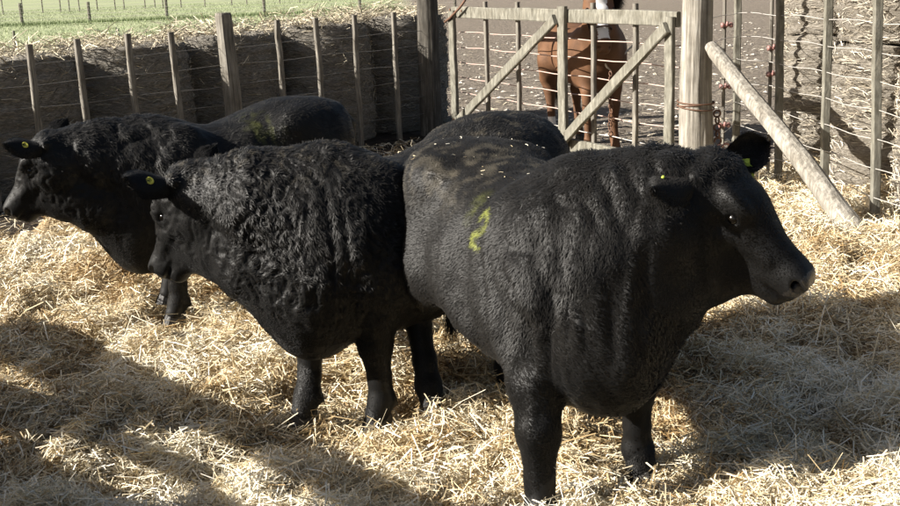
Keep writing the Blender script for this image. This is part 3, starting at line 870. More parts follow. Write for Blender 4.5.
def fur(P, F, N, n, length, seed, dirf, attrs, mask=None, width=.0026, stand=.30, clump=.35):
    rng = np.random.default_rng(seed)
    A, B_, C, D = (P[F[:, i]] for i in range(4))
    area = np.linalg.norm(np.cross(C - A, D - B_), axis=1)
    if mask is not None: area = area * mask[F[:, 0]]
    cs = np.cumsum(area); f = np.searchsorted(cs, rng.random(n) * cs[-1]); f = np.clip(f, 0, len(F) - 1)
    u, v = rng.random(n)[:, None], rng.random(n)[:, None]
    q = F[f]
    def lerp(X): return (X[q[:, 0]] * (1 - u) + X[q[:, 1]] * u) * (1 - v) + (X[q[:, 3]] * (1 - u) + X[q[:, 2]] * u) * v
    p = lerp(P); nn = lerp(N); nn /= np.linalg.norm(nn, axis=1, keepdims=True) + 1e-9
    d = dirf(p)
    cl = np.stack([vnoise3(p[:, 0] * 28, p[:, 1] * 28, p[:, 2] * 28, seed + i) for i in range(3)], 1)
    d = d + cl * clump + rng.normal(0, .22, (n, 3))
    d = d - nn * (d * nn).sum(1, keepdims=True); d /= np.linalg.norm(d, axis=1, keepdims=True) + 1e-6
    Lm = attrs['len'][q[:, 0]]
    L = (length * rng.uniform(.5, 1.2, n) * Lm)[:, None]
    s = np.cross(d, nn); w = s * width / 2
    st = stand * rng.uniform(.5, 1.5, n)[:, None]
    m = p + d * L * .55 + nn * L * .55 * st; t = p + d * L + nn * L * st * .75 + s * L * rng.normal(0, .15, n)[:, None]
    b0 = p - nn * .003
    V = np.stack([b0 - w, b0 + w, m - w * .9, m + w * .9, t], 1).reshape(-1, 3)
    i0 = (np.arange(n) * 5)[:, None]
    Fq = np.concatenate([i0 + np.array([0, 1, 3]), i0 + np.array([0, 3, 2]), i0 + np.array([2, 3, 4])], 1).reshape(-1, 3)
    me = np_mesh('coat', V, Fq, True)
    for k in ('dust', 'paint'): set_attr(me, k, np.repeat(attrs[k][q[:, 0]], 5))
    return me

def frame(d, upv=(0, 0, 1), roll=0.0):
    f = Vector(d).normalized(); l = Vector(upv).cross(f).normalized(); u_ = f.cross(l)
    if roll:
        Rr = Matrix.Rotation(roll, 3, f); l = Rr @ l; u_ = Rr @ u_
    return np.array([f, l, u_], np.float32)

def ear_mesh(L, W, base, dirv, facing, droop=.02, cup=.35, nl=14, nw=9, thick=.006):
    """leaf-shaped cupped ear, closed, thick"""
    d = Vector(dirv).normalized(); fc = Vector(facing); fc = (fc - d * fc.dot(d)).normalized(); s = d.cross(fc)
    vs, fs = [], []
    for side in (1, -1):
        for i in range(nl):
            t = i / (nl - 1); w = W * (.42 + .58 * math.sin(min(1, t * 1.35 + .12) * math.pi / 2 * 1.0)) * (1 - max(0, (t - .5) / .5) ** 2.3 * .97)
            for j in range(nw):
                q = (j / (nw - 1) - .5) * 2
                c = d * (L * t) + s * (w / 2 * q) + fc * (cup * W * (q * q) * (1 - t * .6) - droop * t * t * 2) + fc * (side * -thick * (1 - abs(q) ** 3) * (1 - t * .6))
                vs.append(tuple(Vector(base) + c))
    n1 = nl * nw
    for i in range(nl - 1):
        for j in range(nw - 1):
            a = i * nw + j
            fs.append((a, a + 1, a + nw + 1, a + nw)); fs.append((n1 + a, n1 + a + nw, n1 + a + nw + 1, n1 + a + 1))
    me = bpy.data.meshes.new('ear'); me.from_pydata(vs, [], fs); me.update()
    me.polygons.foreach_set('use_smooth', [True] * len(me.polygons)); return me

def uv_sphere(c, r, n=16, m=10, sc=(1, 1, 1)):
    vs, fs = [], []
    for j in range(m + 1):
        a = math.pi * j / m
        for i in range(n):
            b = 2 * math.pi * i / n
            vs.append((c[0] + r * sc[0] * math.sin(a) * math.cos(b), c[1] + r * sc[1] * math.sin(a) * math.sin(b), c[2] + r * sc[2] * math.cos(a)))
    for j in range(m):
        for i in range(n): fs.append((j*n+i, (j+1)*n+i, (j+1)*n+(i+1) % n, j*n+(i+1) % n))
    me = bpy.data.meshes.new('eye'); me.from_pydata(vs, [], fs); me.update(); me.polygons.foreach_set('use_smooth', [True] * len(me.polygons)); return me

HEAD = [(-.05, -.07, -.16, .06), (0, -.022, -.25, .108), (.06, -.004, -.30, .128), (.13, .012, -.335, .134), (.19, .012, -.36, .124), (.26, -.010, -.362, .104),
        (.33, -.032, -.325, .090), (.39, -.036, -.270, .083), (.44, -.036, -.222, .085), (.478, -.044, -.198, .080), (.505, -.072, -.165, .052)]

def cattle(name, label, org, f, scale, poll, hdir, hroll, legs, torso, curly=0.0, wr=0.0, res=.010, nfur=120000, paint=None, dustf=None, seed=1, ears=None, tags='button', neckr=1.0, furlen=.024, crest=0.0, bits=0, hs=1.0, deep=0.0):
    t1 = time.time()
    root = empty(name, (org[0], org[1], 0), math.atan2(f[1], f[0])); tag(root, label, 'cow', 'black cattle in the straw pen')
    S = scale; z_ = lambda *a: tuple(v * S for v in a); HS = scale * hs; zh = lambda *a: tuple(v * HS for v in a)
    poll = np.array(poll, float); H = frame(hdir, roll=hroll)
    Fd = Field((-.95, -.75, -.06), (1.5, .9, 1.45), res)
    Fd.loft([tuple(v * S for v in r_) for r_ in torso], p=2.25, plo=2.4, zc=.47, k=.06)
    for y in (-1, 1):
        Fd.ell(z_(-.13, y * .40, .98), z_(.13, .10, .09), k=.12, sub=True)    # flank hollow
        Fd.ell(z_(.19, y * .455, .84), z_(.06, .115, .24), k=.12, sub=True)    # behind the shoulder
        Fd.cone(z_(.32, y * .15, 1.03 + crest), z_(.52, y * .215, .76), .045 * S, .07 * S, .07)      # shoulder blade
        Fd.ell(z_(.45, y * .36, .60), z_(.03, .10, .16), k=.08, sub=True)
    # hook bones, tail head, shoulders, brisket
    for y in (-1, 1):
        Fd.ell(z_(-.30, y * .22, 1.035), z_(.10, .06, .07), k=.10)
        Fd.ell(z_(.36, y * .175, .80), z_(.17, .12, .28), k=.09)
        Fd.ell(z_(-.44, y * .155, .82), z_(.21, .135, .28), k=.10)
    Fd.ell(z_(.60, 0, .545 - deep), z_(.17, .165, .18), k=.10)
    Fd.ell(z_(.45, 0, 1.02 + crest), z_(.20, .10, .13), k=.10)
    # neck: crest, middle and throat lines, all bending to the head
    hp = lambda x, y, z: poll + (H[0] * x + H[1] * y + H[2] * z) * HS
    c0, c1 = np.array(z_(.42, 0, 1.03 + crest)), hp(.03, 0, -.09)
    m0, m1 = np.array(z_(.50, 0, .86)), hp(.04, 0, -.13)
    t0, t1_ = np.array(z_(.64, 0, .64 - deep)), hp(.13, 0, -.245)
    def mid(a, b, u, fx): 
        m_ = a * (1 - u) + b * u
        m_[0] += fx * S
        return m_
    nr = neckr * S
    Fd.chain([c0, mid(c0, c1, .5, .05) + [0, 0, .03], c1], [.135 * nr, .115 * nr, .085 * nr], .09)
    Fd.chain([m0, mid(m0, m1, .5, .06), m1], [.22 * nr, .165 * nr, .095 * nr], .10)
    Fd.chain([t0, mid(t0, t1_, .5, .02) + [0, 0, -.03], t1_], [.17 * nr, .135 * nr, .085 * nr], .10)
    # head
    Fd.loft([tuple(v * HS for v in r_) for r_ in HEAD], poll, H, p=2.5, plo=1.75, zc=.66, k=.045)
    for y in (-1, 1):
        Fd.ell(hp(.10, y * .072, -.19), zh(.11, .05, .09), H, k=.05)       # jowl
        Fd.ell(hp(.150, y * .112, -.038), zh(.060, .028, .024), H, k=.03)    # brow
        Fd.ell(hp(.200, y * .150, -.115), zh(.05, .028, .030), H, k=.035, sub=True)   # hollow below the eye
        Fd.ell(hp(.178, y * .116, -.082), zh(.036, .018, .028), H, k=.018)   # lids
        Fd.ell(hp(.180, y * .136, -.082), zh(.026, .020, .015), H, k=.006, sub=True)
        Fd.cone(hp(.20, y * .095, -.150), hp(.35, y * .078, -.115), .020 * S, .012 * S, .03)   # facial crest
        Fd.ell(hp(.33, y * .125, -.175), zh(.08, .04, .045), H, k=.05, sub=True)      # sunk cheek
        Fd.ell(hp(.480, y * .052, -.095), zh(.028, .030, .030), H, k=.02)     # wing of the nostril
        Fd.cone(hp(.500, y * .060, -.102), hp(.468, y * .090, -.084), .019 * S, .015 * S, .006, True)
        Fd.cone(hp(.480, y * .076, -.092), hp(.430, y * .035, -.105), .016 * S, .008 * S, .006, True)
        Fd.cone(hp(.505, y * .035, -.156), hp(.37, y * .085, -.180), .012 * S, .009 * S, .010, True)  # mouth line
        Fd.cone(hp(.0, y * .085, -.07), hp(-.005, y * .125, -.075), .030 * S, .022 * S, .03)           # ear root
    Fd.ell(hp(.015, 0, -.03), zh(.05, .06, .030), H, k=.04)
    Fd.ell(hp(.24, 0, -.34), zh(.12, .06, .09), H, k=.08)                    # throat skin                   # poll tuft
    Fd.ell(hp(.435, 0, -.200), zh(.055, .05, .024), H, k=.03)                 # chin
    # legs: [fore left, fore right, hind left, hind right] foot positions
    hooves = []
    for i, (lx, ly, lz) in enumerate(legs):
        sy = 1 if i % 2 == 0 else -1
        if i < 2:
            e = np.array(z_(.40, sy * .17, .66)); ft = np.array([lx * S, ly * S, lz])
            kn = np.array([(lx * .72 + .40 * .28) * S + .012, (ly * .8 + sy * .17 * .2) * S, .345 * S + lz * .6])
            Fd.chain([e, e * .42 + kn * .58, kn, kn * .45 + ft * .55 + [0, 0, .05], ft + [0, 0, .115], ft + [.03, 0, .05]], [v * S for v in (.130, .094, .068, .047, .055, .050)], .07)
            Fd.ell(kn + [.01, 0, 0], z_(.058, .055, .065), k=.03)
        else:
            st = np.array(z_(-.30, sy * .19, .68)); ft = np.array([lx * S, ly * S, lz])
            hk = np.array([(lx - .10) * S, (ly * .9 + sy * .02) * S, .43 * S + lz * .5])
            Fd.chain([st, hk * .55 + st * .45 + [-.03, 0, 0], hk, hk * .4 + ft * .6 + [0, 0, .05], ft + [-.01, 0, .12], ft + [.025, 0, .05]], [v * S for v in (.15, .10, .060, .045, .052, .048)], .09)
            Fd.cone(np.array(z_(-.52, sy * .15, .80)), hk + [-.03, 0, .03], .10 * S, .032 * S, .05)
        for dy in (-1, 1): Fd.cone(ft + [-.040, dy * .022, .105], ft + [-.060, dy * .026, .085], .015 * S, .008 * S, .02)
        hooves.append(ft)
    # tail and belly line
    Fd.chain([z_(-.66, 0, 1.06), z_(-.745, .01, .98), z_(-.765, .02, .75), z_(-.75, .03, .52), z_(-.74, .04, .36)], [.034 * S, .026 * S, .020 * S, .022 * S, .035 * S], .04)
    P, F = Fd.mesh(); P = smooth_mesh(P, F, 2, .5); N = normals(P, F)
    Pl = (P - poll) @ H.T / HS     # head coordinates
    inhead = np.clip(((Pl[:, 0] - .02) / .10), 0, 1) * (np.abs(Pl[:, 1]) < .3) * (Pl[:, 2] > -.42) * (Pl[:, 0] < .6)
    muz = np.clip((Pl[:, 0] - .40) / .06, 0, 1) * inhead
    X, Y, Z = P[:, 0], P[:, 1], P[:, 2]
    neckm = np.exp(-((X - .62) / .24) ** 2) * np.clip((Z - .45) / .2, 0, 1) * (1 - inhead)
    d = .005 * fbm3(X * 6, Y * 6, Z * 6, 3, seed)
    # creased loose skin: folds running down the neck and shoulder
    wv = vnoise3(X * 4, Y * 4, Z * 3, seed + 5)
    fold = np.abs(vnoise3(X * 15 + wv * 1.5, Y * 15, Z * 4.2 + wv, seed + 9))
    d = d + wr * neckm * (.027 * (fold - .25)) + wr * .005 * (1 - inhead) * np.clip(.45 + X, .3, 1) * vnoise3(X * 26, Y * 26, Z * 11, seed + 3)
    if curly:
        cm = np.clip((X - .22) / .30, .06, 1) * (.75 + .5 * vnoise3(X * 5, Y * 5, Z * 5, seed + 41)) * np.clip((Z - .35) / .25, .15, 1) * (1 - muz) * np.where(Pl[:, 0] > .3, .25, 1)
        w1 = vnoise3(X * 17, Y * 17, Z * 17, seed + 20); w2 = vnoise3(X * 17 + 9, Y * 17, Z * 17, seed + 21)
        rid = 1 - np.abs(vnoise3(X * 34 + w1 * 2.2, Y * 34 + w2 * 2.2, Z * 34 + w1 * 2.0, seed + 22)) * 2.2
        d = d + curly * cm * .016 * (np.clip(rid, -.6, 1))
    d = d * (1 - .8 * muz) * np.clip(.35 + (Z - .2) * 3, .35, 1)
    # brow wrinkles and cheek
    P = P + N * d[:, None]; N = normals(P, F)
    me = np_mesh('body', P, F)
    dust = np.clip(dustf(P, N), 0, 1) if dustf is not None else np.zeros(len(P))
    pt = np.clip(paint(P, N), 0, 1) if paint is not None else np.zeros(len(P))
    set_attr(me, 'dust', dust); set_attr(me, 'paint', pt)
    body = link_mesh('body', me, M_black, root)
    me.materials.append(M_nose)
    fm = (((Pl[:, 0] > .462) & (Pl[:, 0] < .6) & (Pl[:, 2] > -.150) & (np.abs(Pl[:, 1]) < .088)))[F].all(1)
    mi = np.zeros(len(F), np.int32); mi[fm] = 1; me.polygons.foreach_set('material_index', mi)
    ln = np.clip(.6 + (Z - .2) * 1.6, .6, 1.0) * (1 - .60 * inhead) * (1 - .8 * muz) * (1 + .55 * neckm) 
    at = {'dust': dust, 'paint': pt, 'len': ln.astype(np.float32)}
    hd = -H[0]
    def dirf(p):
        pl = (p - poll) @ H.T / HS
        ih = np.clip((pl[:, 0] - .02) / .1, 0, 1)[:, None] * (pl[:, 0] < .6)[:, None]
        base = np.stack([np.full(len(p), -.75), np.zeros(len(p)), np.full(len(p), -.62)], 1)
        low = np.clip((.5 - p[:, 2]) / .1, 0, 1)[:, None]
        base = base * (1 - low) + np.array([-.1, 0, -1.0]) * low
        nk = np.exp(-((p[:, 0] - .62) / .24) ** 2)[:, None]
        base = base * (1 - nk) + np.array([-.25, 0, -1.0]) * nk
        return base * (1 - ih) + hd * ih
    mask = (1 - .95 * (((Pl[:, 0] > .46) & (Pl[:, 0] < .6)).astype(float))) * np.where(N[:, 2] < -.6, .3, 1) * np.where(Z < .03, .3, 1)
    mask = mask * (1 + .9 * inhead) * np.clip(2.8 - (Z - .22) * 6, 1, 2.8)
    fm_ = fur(P, F, N, nfur, furlen, seed + 50, dirf, at, mask, stand=.30, clump=.16 + .65 * curly)
    co = link_mesh('coat', fm_, M_fur, body); tag(co, kind='stuff')
    if bits:
        rb_ = np.random.default_rng(seed + 90); cand = np.where((N[:, 2] > .55) & (X < .25) & (X > -.6) & (Z > .9))[0]
        ii = rb_.choice(cand, bits); pv = P[ii] + N[ii] * .008
        Vb, Fb, tb = strands(pv, rb_.uniform(0, 6.28, bits), rb_.normal(0, .2, bits), rb_.uniform(.005, .022, bits), rb_.uniform(.0015, .003, bits), rb_.uniform(.02, .2, bits), rb_.uniform(.2, 1, bits), rb_)
        mb_ = np_mesh('straw_bits', Vb, Fb, False); set_attr(mb_, 'tone', tb); tag(link_mesh('straw_bits', mb_, M_straw, root), kind='stuff')
    # eyes with lids
    for y in (-1, 1):
        e = hp(.179, y * .110, -.082)
        link_mesh('eye', uv_sphere(tuple(e), .0205 * S), M_eye, root)
        nl_ = 40; rl = np.random.default_rng(seed + int(y) + 3)
        a_ = rl.uniform(.15, .85, nl_) * np.pi
        b0 = np.array([e + (H[0] * math.cos(q) * .022 + H[2] * math.sin(q) * .013 + H[1] * y * .016) * S for q in a_])
        t0_ = b0 + (H[1] * y * .016 + H[2] * .006) * S + rl.normal(0, .003, (nl_, 3)); w_ = H[0] * .0009
        lv = np.stack([b0 - w_, b0 + w_, t0_], 1).reshape(-1, 3); lm = np_mesh('eyelashes', lv, np.arange(3 * nl_).reshape(-1, 3))
        tag(link_mesh('eyelashes', lm, M_horn, root), kind='stuff')
    # ears
    for y in (-1, 1):
        ed, fc, L = ears[0 if y > 0 else 1]
        base = hp(.005, y * .115, -.075)
        wd = np.array(dir_local(f, ed)); wf = np.array(dir_local(f, fc))
        em = ear_mesh(L * S, .13 * S, base, wd, wf); n_ = len(em.vertices)
        set_attr(em, 'dust', np.zeros(n_)); set_attr(em, 'paint', np.zeros(n_))
        eo = link_mesh('ear', em, M_black, root)
        ev = np.array([v.co for v in em.vertices]); ef = np.array([list(p_.vertices) for p_ in em.polygons]); en = normals(ev, ef)
        wdn = wd / np.linalg.norm(wd)
        efur = fur(ev, ef, en, 5200, .020, seed + 70, lambda p: np.tile(wdn, (len(p), 1)), {'dust': np.zeros(n_), 'paint': np.zeros(n_), 'len': np.ones(n_)}, None, stand=.35)
        tag(link_mesh('ear_hair', efur, M_fur, eo), kind='stuff')
        wfn = wf - wdn * (wf @ wdn); wfn /= np.linalg.norm(wfn); sn = np.cross(wdn, wfn)
        tg = tags[0 if y > 0 else 1]
        if tg:
            kind, fr, off, face = tg
            c = base + wdn * L * S * fr + sn * off; nrm = wfn * face
            if kind == 'button':
                c = c + nrm * .014
                MB().torus(tuple(c), .0125, .005, nrm, 16, 6).tube([tuple(c - nrm * .012), tuple(c + nrm * .002)], .010, 10).build('ear_tag', M_button, eo, True)
            elif kind == 'stud':
                c = c + nrm * .016
                MB().tube([tuple(c - nrm * .012), tuple(c), tuple(c + nrm * .004)], [.0045, .0055, .003], 10).build('ear_tag', M_tag, eo, True)
            else:
                dn = np.array([0, 0, -1.0]); c = c + nrm * .012
                sv = np.cross(nrm, dn); sv /= np.linalg.norm(sv)
                mb = MB(); ou = [(-.012, -.008), (.012, -.008), (.014, .012), (.030, .024), (.030, .072), (.024, .078), (-.024, .078), (-.030, .072), (-.030, .024), (-.014, .012)]
                b = 0
                for q in (0, .003):
                    for (a_, d_) in ou: mb.v.append(tuple(c + sv * a_ + dn * d_ + nrm * q))
                m_ = len(ou); mb.f.append(tuple(range(m_))); mb.f.append(tuple(reversed(range(m_, 2 * m_))))
                for i in range(m_): mb.f.append((i, i + m_, (i + 1) % m_ + m_, (i + 1) % m_))
                mb.tube([tuple(c - nrm * .01), tuple(c + nrm * .008)], .008, 8)
                mb.build('ear_tag', M_tag, eo)
    # cloven hooves
    for ft in hooves:
        mb = MB()
        for sy in (-1, 1):
            b0 = len(mb.v)
            low = [(-.045, 0.006), (-.045, .044), (.01, .052), (.06, .040), (.088, .012), (.05, .006)]
            for (zz, sc, sh) in ((-.005, 1.0, 0), (.05, .82, -.012), (.062, .7, -.014)):
                for (a_, c__) in low: mb.v.append((ft[0] + .025 + (a_ * sc + sh) * S, ft[1] + sy * c__ * sc * S, ft[2] + zz * S))
            for k in range(2):
                for i in range(6):
                    j = (i + 1) % 6; mb.f.append((b0+k*6+i, b0+k*6+j, b0+(k+1)*6+j, b0+(k+1)*6+i))
            mb.f.append(tuple(b0 + i for i in range(6))); mb.f.append(tuple(b0 + 12 + i for i in range(6)))
        mb.build('hoof', M_horn, root, False)
    # tail switch
    n = 500; rng = np.random.default_rng(seed); b = np.array(z_(-.74, .04, .40)) + rng.normal(0, .014, (n, 3))
    tip = b + np.stack([rng.normal(-.01, .02, n), rng.normal(0, .02, n), -rng.uniform(.12, .24, n)], 1)
    s = np.stack([np.full(n, .0), np.full(n, .0016), np.zeros(n)], 1)
    V = np.stack([b - s, b + s, tip], 1).reshape(-1, 3); tm = np_mesh('tail_switch', V, np.arange(3 * n).reshape(-1, 3))
    set_attr(tm, 'dust', np.zeros(3 * n)); set_attr(tm, 'paint', np.zeros(3 * n))
    tag(link_mesh('tail_switch', tm, M_fur, root), kind='stuff')
    print(name, len(P), round(time.time() - t1, 1))
    return root

TORSO = [(-.735, 1.00, .84, .05), (-.69, 1.075, .70, .16), (-.60, 1.125, .60, .235), (-.45, 1.150, .55, .275), (-.28, 1.150, .51, .295), (-.08, 1.115, .455, .335),
         (.14, 1.10, .43, .345), (.32, 1.125, .43, .315), (.48, 1.150, .45, .265), (.62, 1.10, .49, .21), (.74, .98, .57, .13), (.79, .88, .66, .05)]

TORSO = [(x, zt, zb - .035 * min(1, max(0, (x + .1) / .3)), w) for x, zt, zb, w in TORSO]
TORSO2 = [(x, zt + (.035 if x < -.2 else -.05 if x > .1 else -.01), zb - .06 * min(1, max(0, (x + .3) / .4)), w) for x, zt, zb, w in TORSO]
TORSO3 = [(x, zt + (.02 if x < -.2 else -.045 if x > .1 else -.0), zb - .03 - .05 * min(1, max(0, (x + .3) / .4)), w) for x, zt, zb, w in TORSO]
# front animal
fx = (.407, -.914)
def to_local(org, f, x, y):
    dx, dy = x - org[0], y - org[1]; return (dx * f[0] + dy * f[1], dx * (-f[1]) + dy * f[0])
def dir_local(f, d):
    return (d[0] * f[0] + d[1] * f[1], -d[0] * f[1] + d[1] * f[0], d[2])
O1 = (.265, 4.0)
two = [((a - 480) * .0068 + .265, .955 - (b - 224) * .0037) for a, b in ((478, 215), (481, 210), (485, 208), (489, 212), (489, 218), (484, 226), (474, 234), (471, 241), (477, 239), (483, 241))]
def paint1(P, N):
    q = P[:, [0, 2]]; side = (P[:, 1] < -.1)
    w = .0095 + .005 * vnoise3(P[:, 0] * 40, P[:, 1] * 40, P[:, 2] * 40, 2)
    l2 = [(a + PX1[0], b + PX1[1]) for a, b in two]
    d = poly_d(q, l2); a = np.clip((w - d) / .016 + .5, 0, 1) * .55 * (.75 + .4 * vnoise3(P[:, 0] * 90, P[:, 1] * 90, P[:, 2] * 90, 8))
    d2 = poly_d(q, [(.145, 1.025), (.175, 1.025), (.16, .965)])
    sm = np.clip((.035 - d2) / .03, 0, 1) * .18 * (.5 + .5 * vnoise3(P[:, 0] * 50, P[:, 1] * 50, P[:, 2] * 50, 7))
    return np.maximum(a, sm) * side
PX1 = (.0, .0)
def dust1(P, N):
    n = vnoise3(P[:, 0] * 30, P[:, 1] * 30, P[:, 2] * 30, 12) ; n2 = vnoise3(P[:, 0] * 5, P[:, 1] * 5, P[:, 2] * 5, 13)
    top = np.clip((P[:, 2] - .92) / .15, 0, 1) * np.clip((.25 - P[:, 0]) / .3, 0, 1)
    return top * np.clip(n * .9 + n2 * .6 - .05, 0, .9) * .8
EAR_N = ((.05, .95, .05), (.55, -.1, -.75), .20)
cattle('black_cow', 'large black cow nearest the camera with a yellow-green figure painted on its flank', O1, fx, 1.0,
       (*to_local(O1, fx, .88, 3.44), 1.205), dir_local(fx, (.60, -.36, -.71)), 0.0,
       [(.41, .25, -.03), (.62, -.27, -.06), (-.52, .20, -.02), (-.47, -.20, .0)], TORSO, 0.0, 1.0, .0078, 210000, paint1, dust1, 3,
       (((.85, .25, .30), (.25, -.9, .3), .20), ((-.80, -.50, -.12), (.3, .75, -.5), .21)), (('flag', .42, .02, 1), ('stud', .62, -.035, -1)), 1.10, .019, 0.0, 60, .95, .02)

# middle animal
O2 = (-.09, 4.68); f2 = (-.80, -.60)
def dust2(P, N):
    n = vnoise3(P[:, 0] * 40, P[:, 1] * 40, P[:, 2] * 40, 12)
    return np.clip((P[:, 2] - 1.0) / .1, 0, 1) * np.clip(n - .3, 0, .35)
cattle('black_cow', 'curly-necked black cow in the middle facing left, partly behind the nearest cow', O2, f2, 1.0,
       (*to_local(O2, f2, -1.08, 4.40), 1.075), dir_local(f2, (-.42, .22, -.86)), 0.0,
       [(.40, .17, -.03), (.60, -.10, -.04), (-.50, .2, 0), (-.44, -.2, 0)], TORSO2, .62, .5, .0085, 150000, None, dust2, 17,
       (((-.82, -.52, .14), (-.2, .7, -.6), .20), ((-.1, .9, .35), (-.6, .1, -.6), .19)), (('button', .50, 0, -1), None), 1.05, .017, -.06, 0, .92, .09)

# left animal
O3 = (-1.20, 6.23); f3 = (-.87, -.49)
def paint3(P, N):
    n = vnoise3(P[:, 0] * 36, P[:, 1] * 36, P[:, 2] * 36, 5)
    d = np.sqrt((P[:, 0] + .10) ** 2 + (P[:, 2] - .98) ** 2)
    return np.clip((.13 - d) / .08, 0, 1) * np.clip(n + .15, 0, 1) * .12 * (P[:, 1] > 0)
cattle('black_cow', 'farthest black cow at the left, facing left beside the dark bales', O3, f3, .97,
       (*to_local(O3, f3, -2.12, 5.75), 1.06), dir_local(f3, (-.60, .0, -.78)), 0.0,
       [(.47, .18, -.02), (.40, -.19, .0), (-.50, .2, 0), (-.44, -.2, 0)], TORSO3, .32, .8, .0095, 90000, paint3, None, 29,
       (((-.82, -.52, .06), (-.2, .7, -.6), .20), ((-.1, .9, .35), (-.6, .1, -.6), .19)), (('button', .50, 0, -1), None), 1.0, .02, -.075, 0, .94, .12)

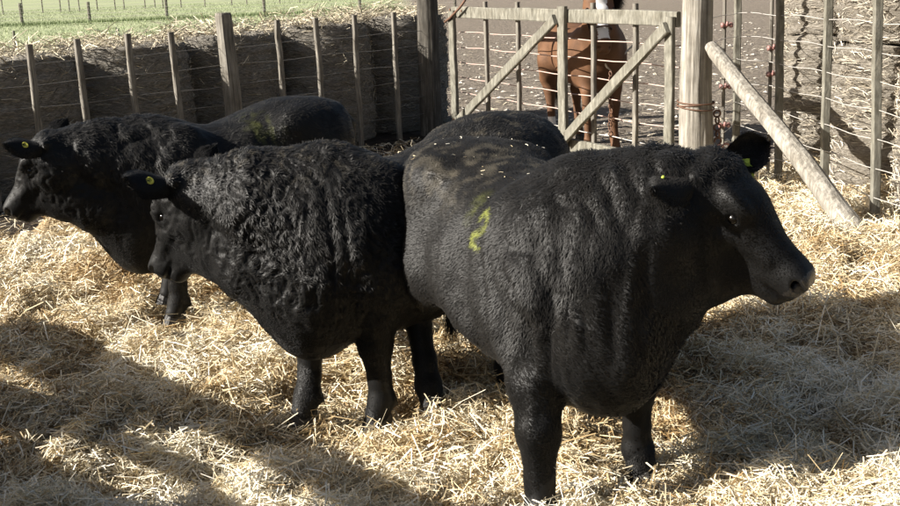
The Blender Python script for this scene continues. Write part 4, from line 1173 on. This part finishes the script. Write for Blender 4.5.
# ------------------------------------------------------------------ horse beyond the gate
def horse():
    O = (1.47, 11.75); f = (.28, -.96)
    root = empty('horse', (O[0], O[1], 0), math.atan2(f[1], f[0])); tag(root, 'chestnut horse with a white blaze and halter standing behind the gate', 'horse')
    Fd = Field((-1.1, -.55, -.15), (1.6, .55, 2.2), .013)
    Fd.loft([(-.80, 1.28, 1.05, .08), (-.70, 1.42, .90, .20), (-.5, 1.48, .85, .27), (-.25, 1.44, .84, .28), (.05, 1.40, .74, .30), (.35, 1.43, .68, .29), (.55, 1.46, .70, .25), (.68, 1.36, .85, .17)], p=2.2, k=.07)
    for y in (-1, 1):
        Fd.ell((-.50, y * .14, 1.12), (.24, .14, .32), k=.1)
        Fd.ell((.48, y * .13, 1.10), (.18, .12, .28), k=.1)
    Fd.chain([(.45, 0, 1.22), (.70, -.06, 1.40), (.86, -.13, 1.76)], [.26, .18, .13], .12)
    Fd.chain([(.62, 0, 1.08), (.80, -.06, 1.30), (.91, -.12, 1.62)], [.21, .15, .11], .1)
    poll = np.array([.89, -.14, 1.86]); H = frame((.42, -.05, -.90)); hp = lambda x, y, z: poll + H[0] * x + H[1] * y + H[2] * z
    Fd.loft([(a * 1.22, b * 1.22, c * 1.22, d * 1.32) for a, b, c, d in [(-.03, -.03, -.14, .05), (.04, .0, -.20, .085), (.14, .01, -.24, .10), (.24, .0, -.225, .09), (.34, -.015, -.17, .065), (.44, -.02, -.145, .055), (.52, -.025, -.15, .06), (.575, -.05, -.14, .04)]], poll, H, p=2.3, k=.05)
    for y in (-1, 1): Fd.cone(hp(.65, y * .045, -.07), hp(.67, y * .075, -.065), .018, .016, .012, True)
    ft = [(.52, .16), (.60, -.15), (-.58, .17), (-.48, -.16)]
    for i, (x, y) in enumerate(ft):
        if i < 2: Fd.chain([(.46, y, 1.0), (x, y, .72), (x, y, .52), (x - .01, y, .30), (x, y, .14), (x + .04, y, .03)], [.12, .072, .055, .035, .045, .05], .08)
        else: Fd.chain([(-.42, y, 1.0), (-.60, y, .78), (x - .10, y, .62), (x - .06, y, .35), (x - .03, y, .15), (x + .03, y, .03)], [.17, .10, .06, .040, .046, .05], .09)
    P, F = Fd.mesh(); P = smooth_mesh(P, F, 3); N = normals(P, F)
    P = P + N * (.004 * vnoise3(P[:, 0] * 7, P[:, 1] * 7, P[:, 2] * 7, 4))[:, None]
    Pl = (P - poll) @ H.T
    me = np_mesh('body', P, F)
    blaze = ((np.abs(Pl[:, 1]) < .055 + .01 * vnoise3(P[:, 0] * 20, P[:, 1] * 20, P[:, 2] * 20, 4)) & (Pl[:, 0] > .05) & (Pl[:, 0] < .56) & (Pl[:, 2] > -.08)).astype(float)
    sock = (P[:, 2] < .30) * (P[:, 0] < -.4) * (P[:, 1] < 0)
    set_attr(me, 'paint', np.clip(blaze + sock, 0, 1)); set_attr(me, 'dust', np.zeros(len(P)))
    link_mesh('body', me, M_bay, root)
    for y in (-1, 1):
        link_mesh('eye', uv_sphere(tuple(hp(.21, y * .118, -.06)), .026), M_eye, root)
        em = ear_mesh(.15, .06, hp(-.01, y * .07, -.03), H[1] * y * .25 - H[0] * .9 + H[2] * .1, H[2]); set_attr(em, 'dust', np.zeros(len(em.vertices))); set_attr(em, 'paint', np.zeros(len(em.vertices)))
        link_mesh('ear', em, M_bay, root)
    # halter: noseband, cheek straps, crown; lead rope loop
    def ring(x, r1, r2, zc, name):
        pts = [tuple(hp(x, math.cos(a) * r1, zc + math.sin(a) * r2)) for a in [2 * math.pi * q / 20 for q in range(21)]]
        return pts
    mb = MB(); mb.tube(ring(.43, .100, .112, -.110, 'n'), .010, 6); mb.tube(ring(.03, .125, .15, -.12, 'c'), .010, 6)
    for y in (-1, 1): mb.tube([tuple(hp(.43, y * .100, -.12)), tuple(hp(.24, y * .135, -.14)), tuple(hp(.03, y * .125, -.12))], .009, 6)
    mb.build('halter', M_leather, root, True)
    b = hp(.44, 0, -.22)
    MB().tube([tuple(b), (b[0] - .05, b[1] + .02, b[2] - .14), (b[0] - .06, b[1] + .10, b[2] - .36), (b[0] - .10, b[1] + .16, b[2] - .42), (b[0] - .14, b[1] + .22, b[2] - .34), (b[0] - .16, .28, b[2] - .15)], .010, 7).build('lead_rope', M_rope, root, True)
    # mane and tail
    n = 2600; rng = np.random.default_rng(3); u = rng.random(n)
    b0 = np.stack([.42 + (.90 - .42) * u, rng.normal(0, .012, n), 1.47 + (1.88 - 1.47) * u], 1)
    tip = b0 + np.stack([rng.normal(-.03, .03, n), rng.uniform(.08, .16, n), -rng.uniform(.08, .24, n)], 1)
    s = np.array([.004, 0, .002]); V = np.stack([b0 - s, b0 + s, tip], 1).reshape(-1, 3)
    mm = np_mesh('mane', V, np.arange(3 * n).reshape(-1, 3)); tag(link_mesh('mane', mm, M_horn, root), kind='stuff')
    b0 = np.stack([np.full(n, -.80), rng.normal(0, .02, n), np.full(n, 1.28)], 1); tip = b0 + np.stack([rng.normal(-.08, .04, n), rng.normal(0, .06, n), -rng.uniform(.3, .95, n)], 1)
    s = np.array([0, .004, 0]); V = np.stack([b0 - s, b0 + s, tip], 1).reshape(-1, 3)
    mm = np_mesh('tail', V, np.arange(3 * n).reshape(-1, 3)); tag(link_mesh('tail', mm, M_horn, root), kind='stuff')
    for i, (x, y) in enumerate(ft):
        MB().tube([(x + .05, y, -.06), (x + .04, y, .0), (x + .035, y, .05)], [.065, .06, .048], 12).build('hoof', M_horn, root, True)
    root.location.z = -.05; root.scale = (.86, 1.05, .88)
horse()
print('total', round(time.time() - T0, 1))
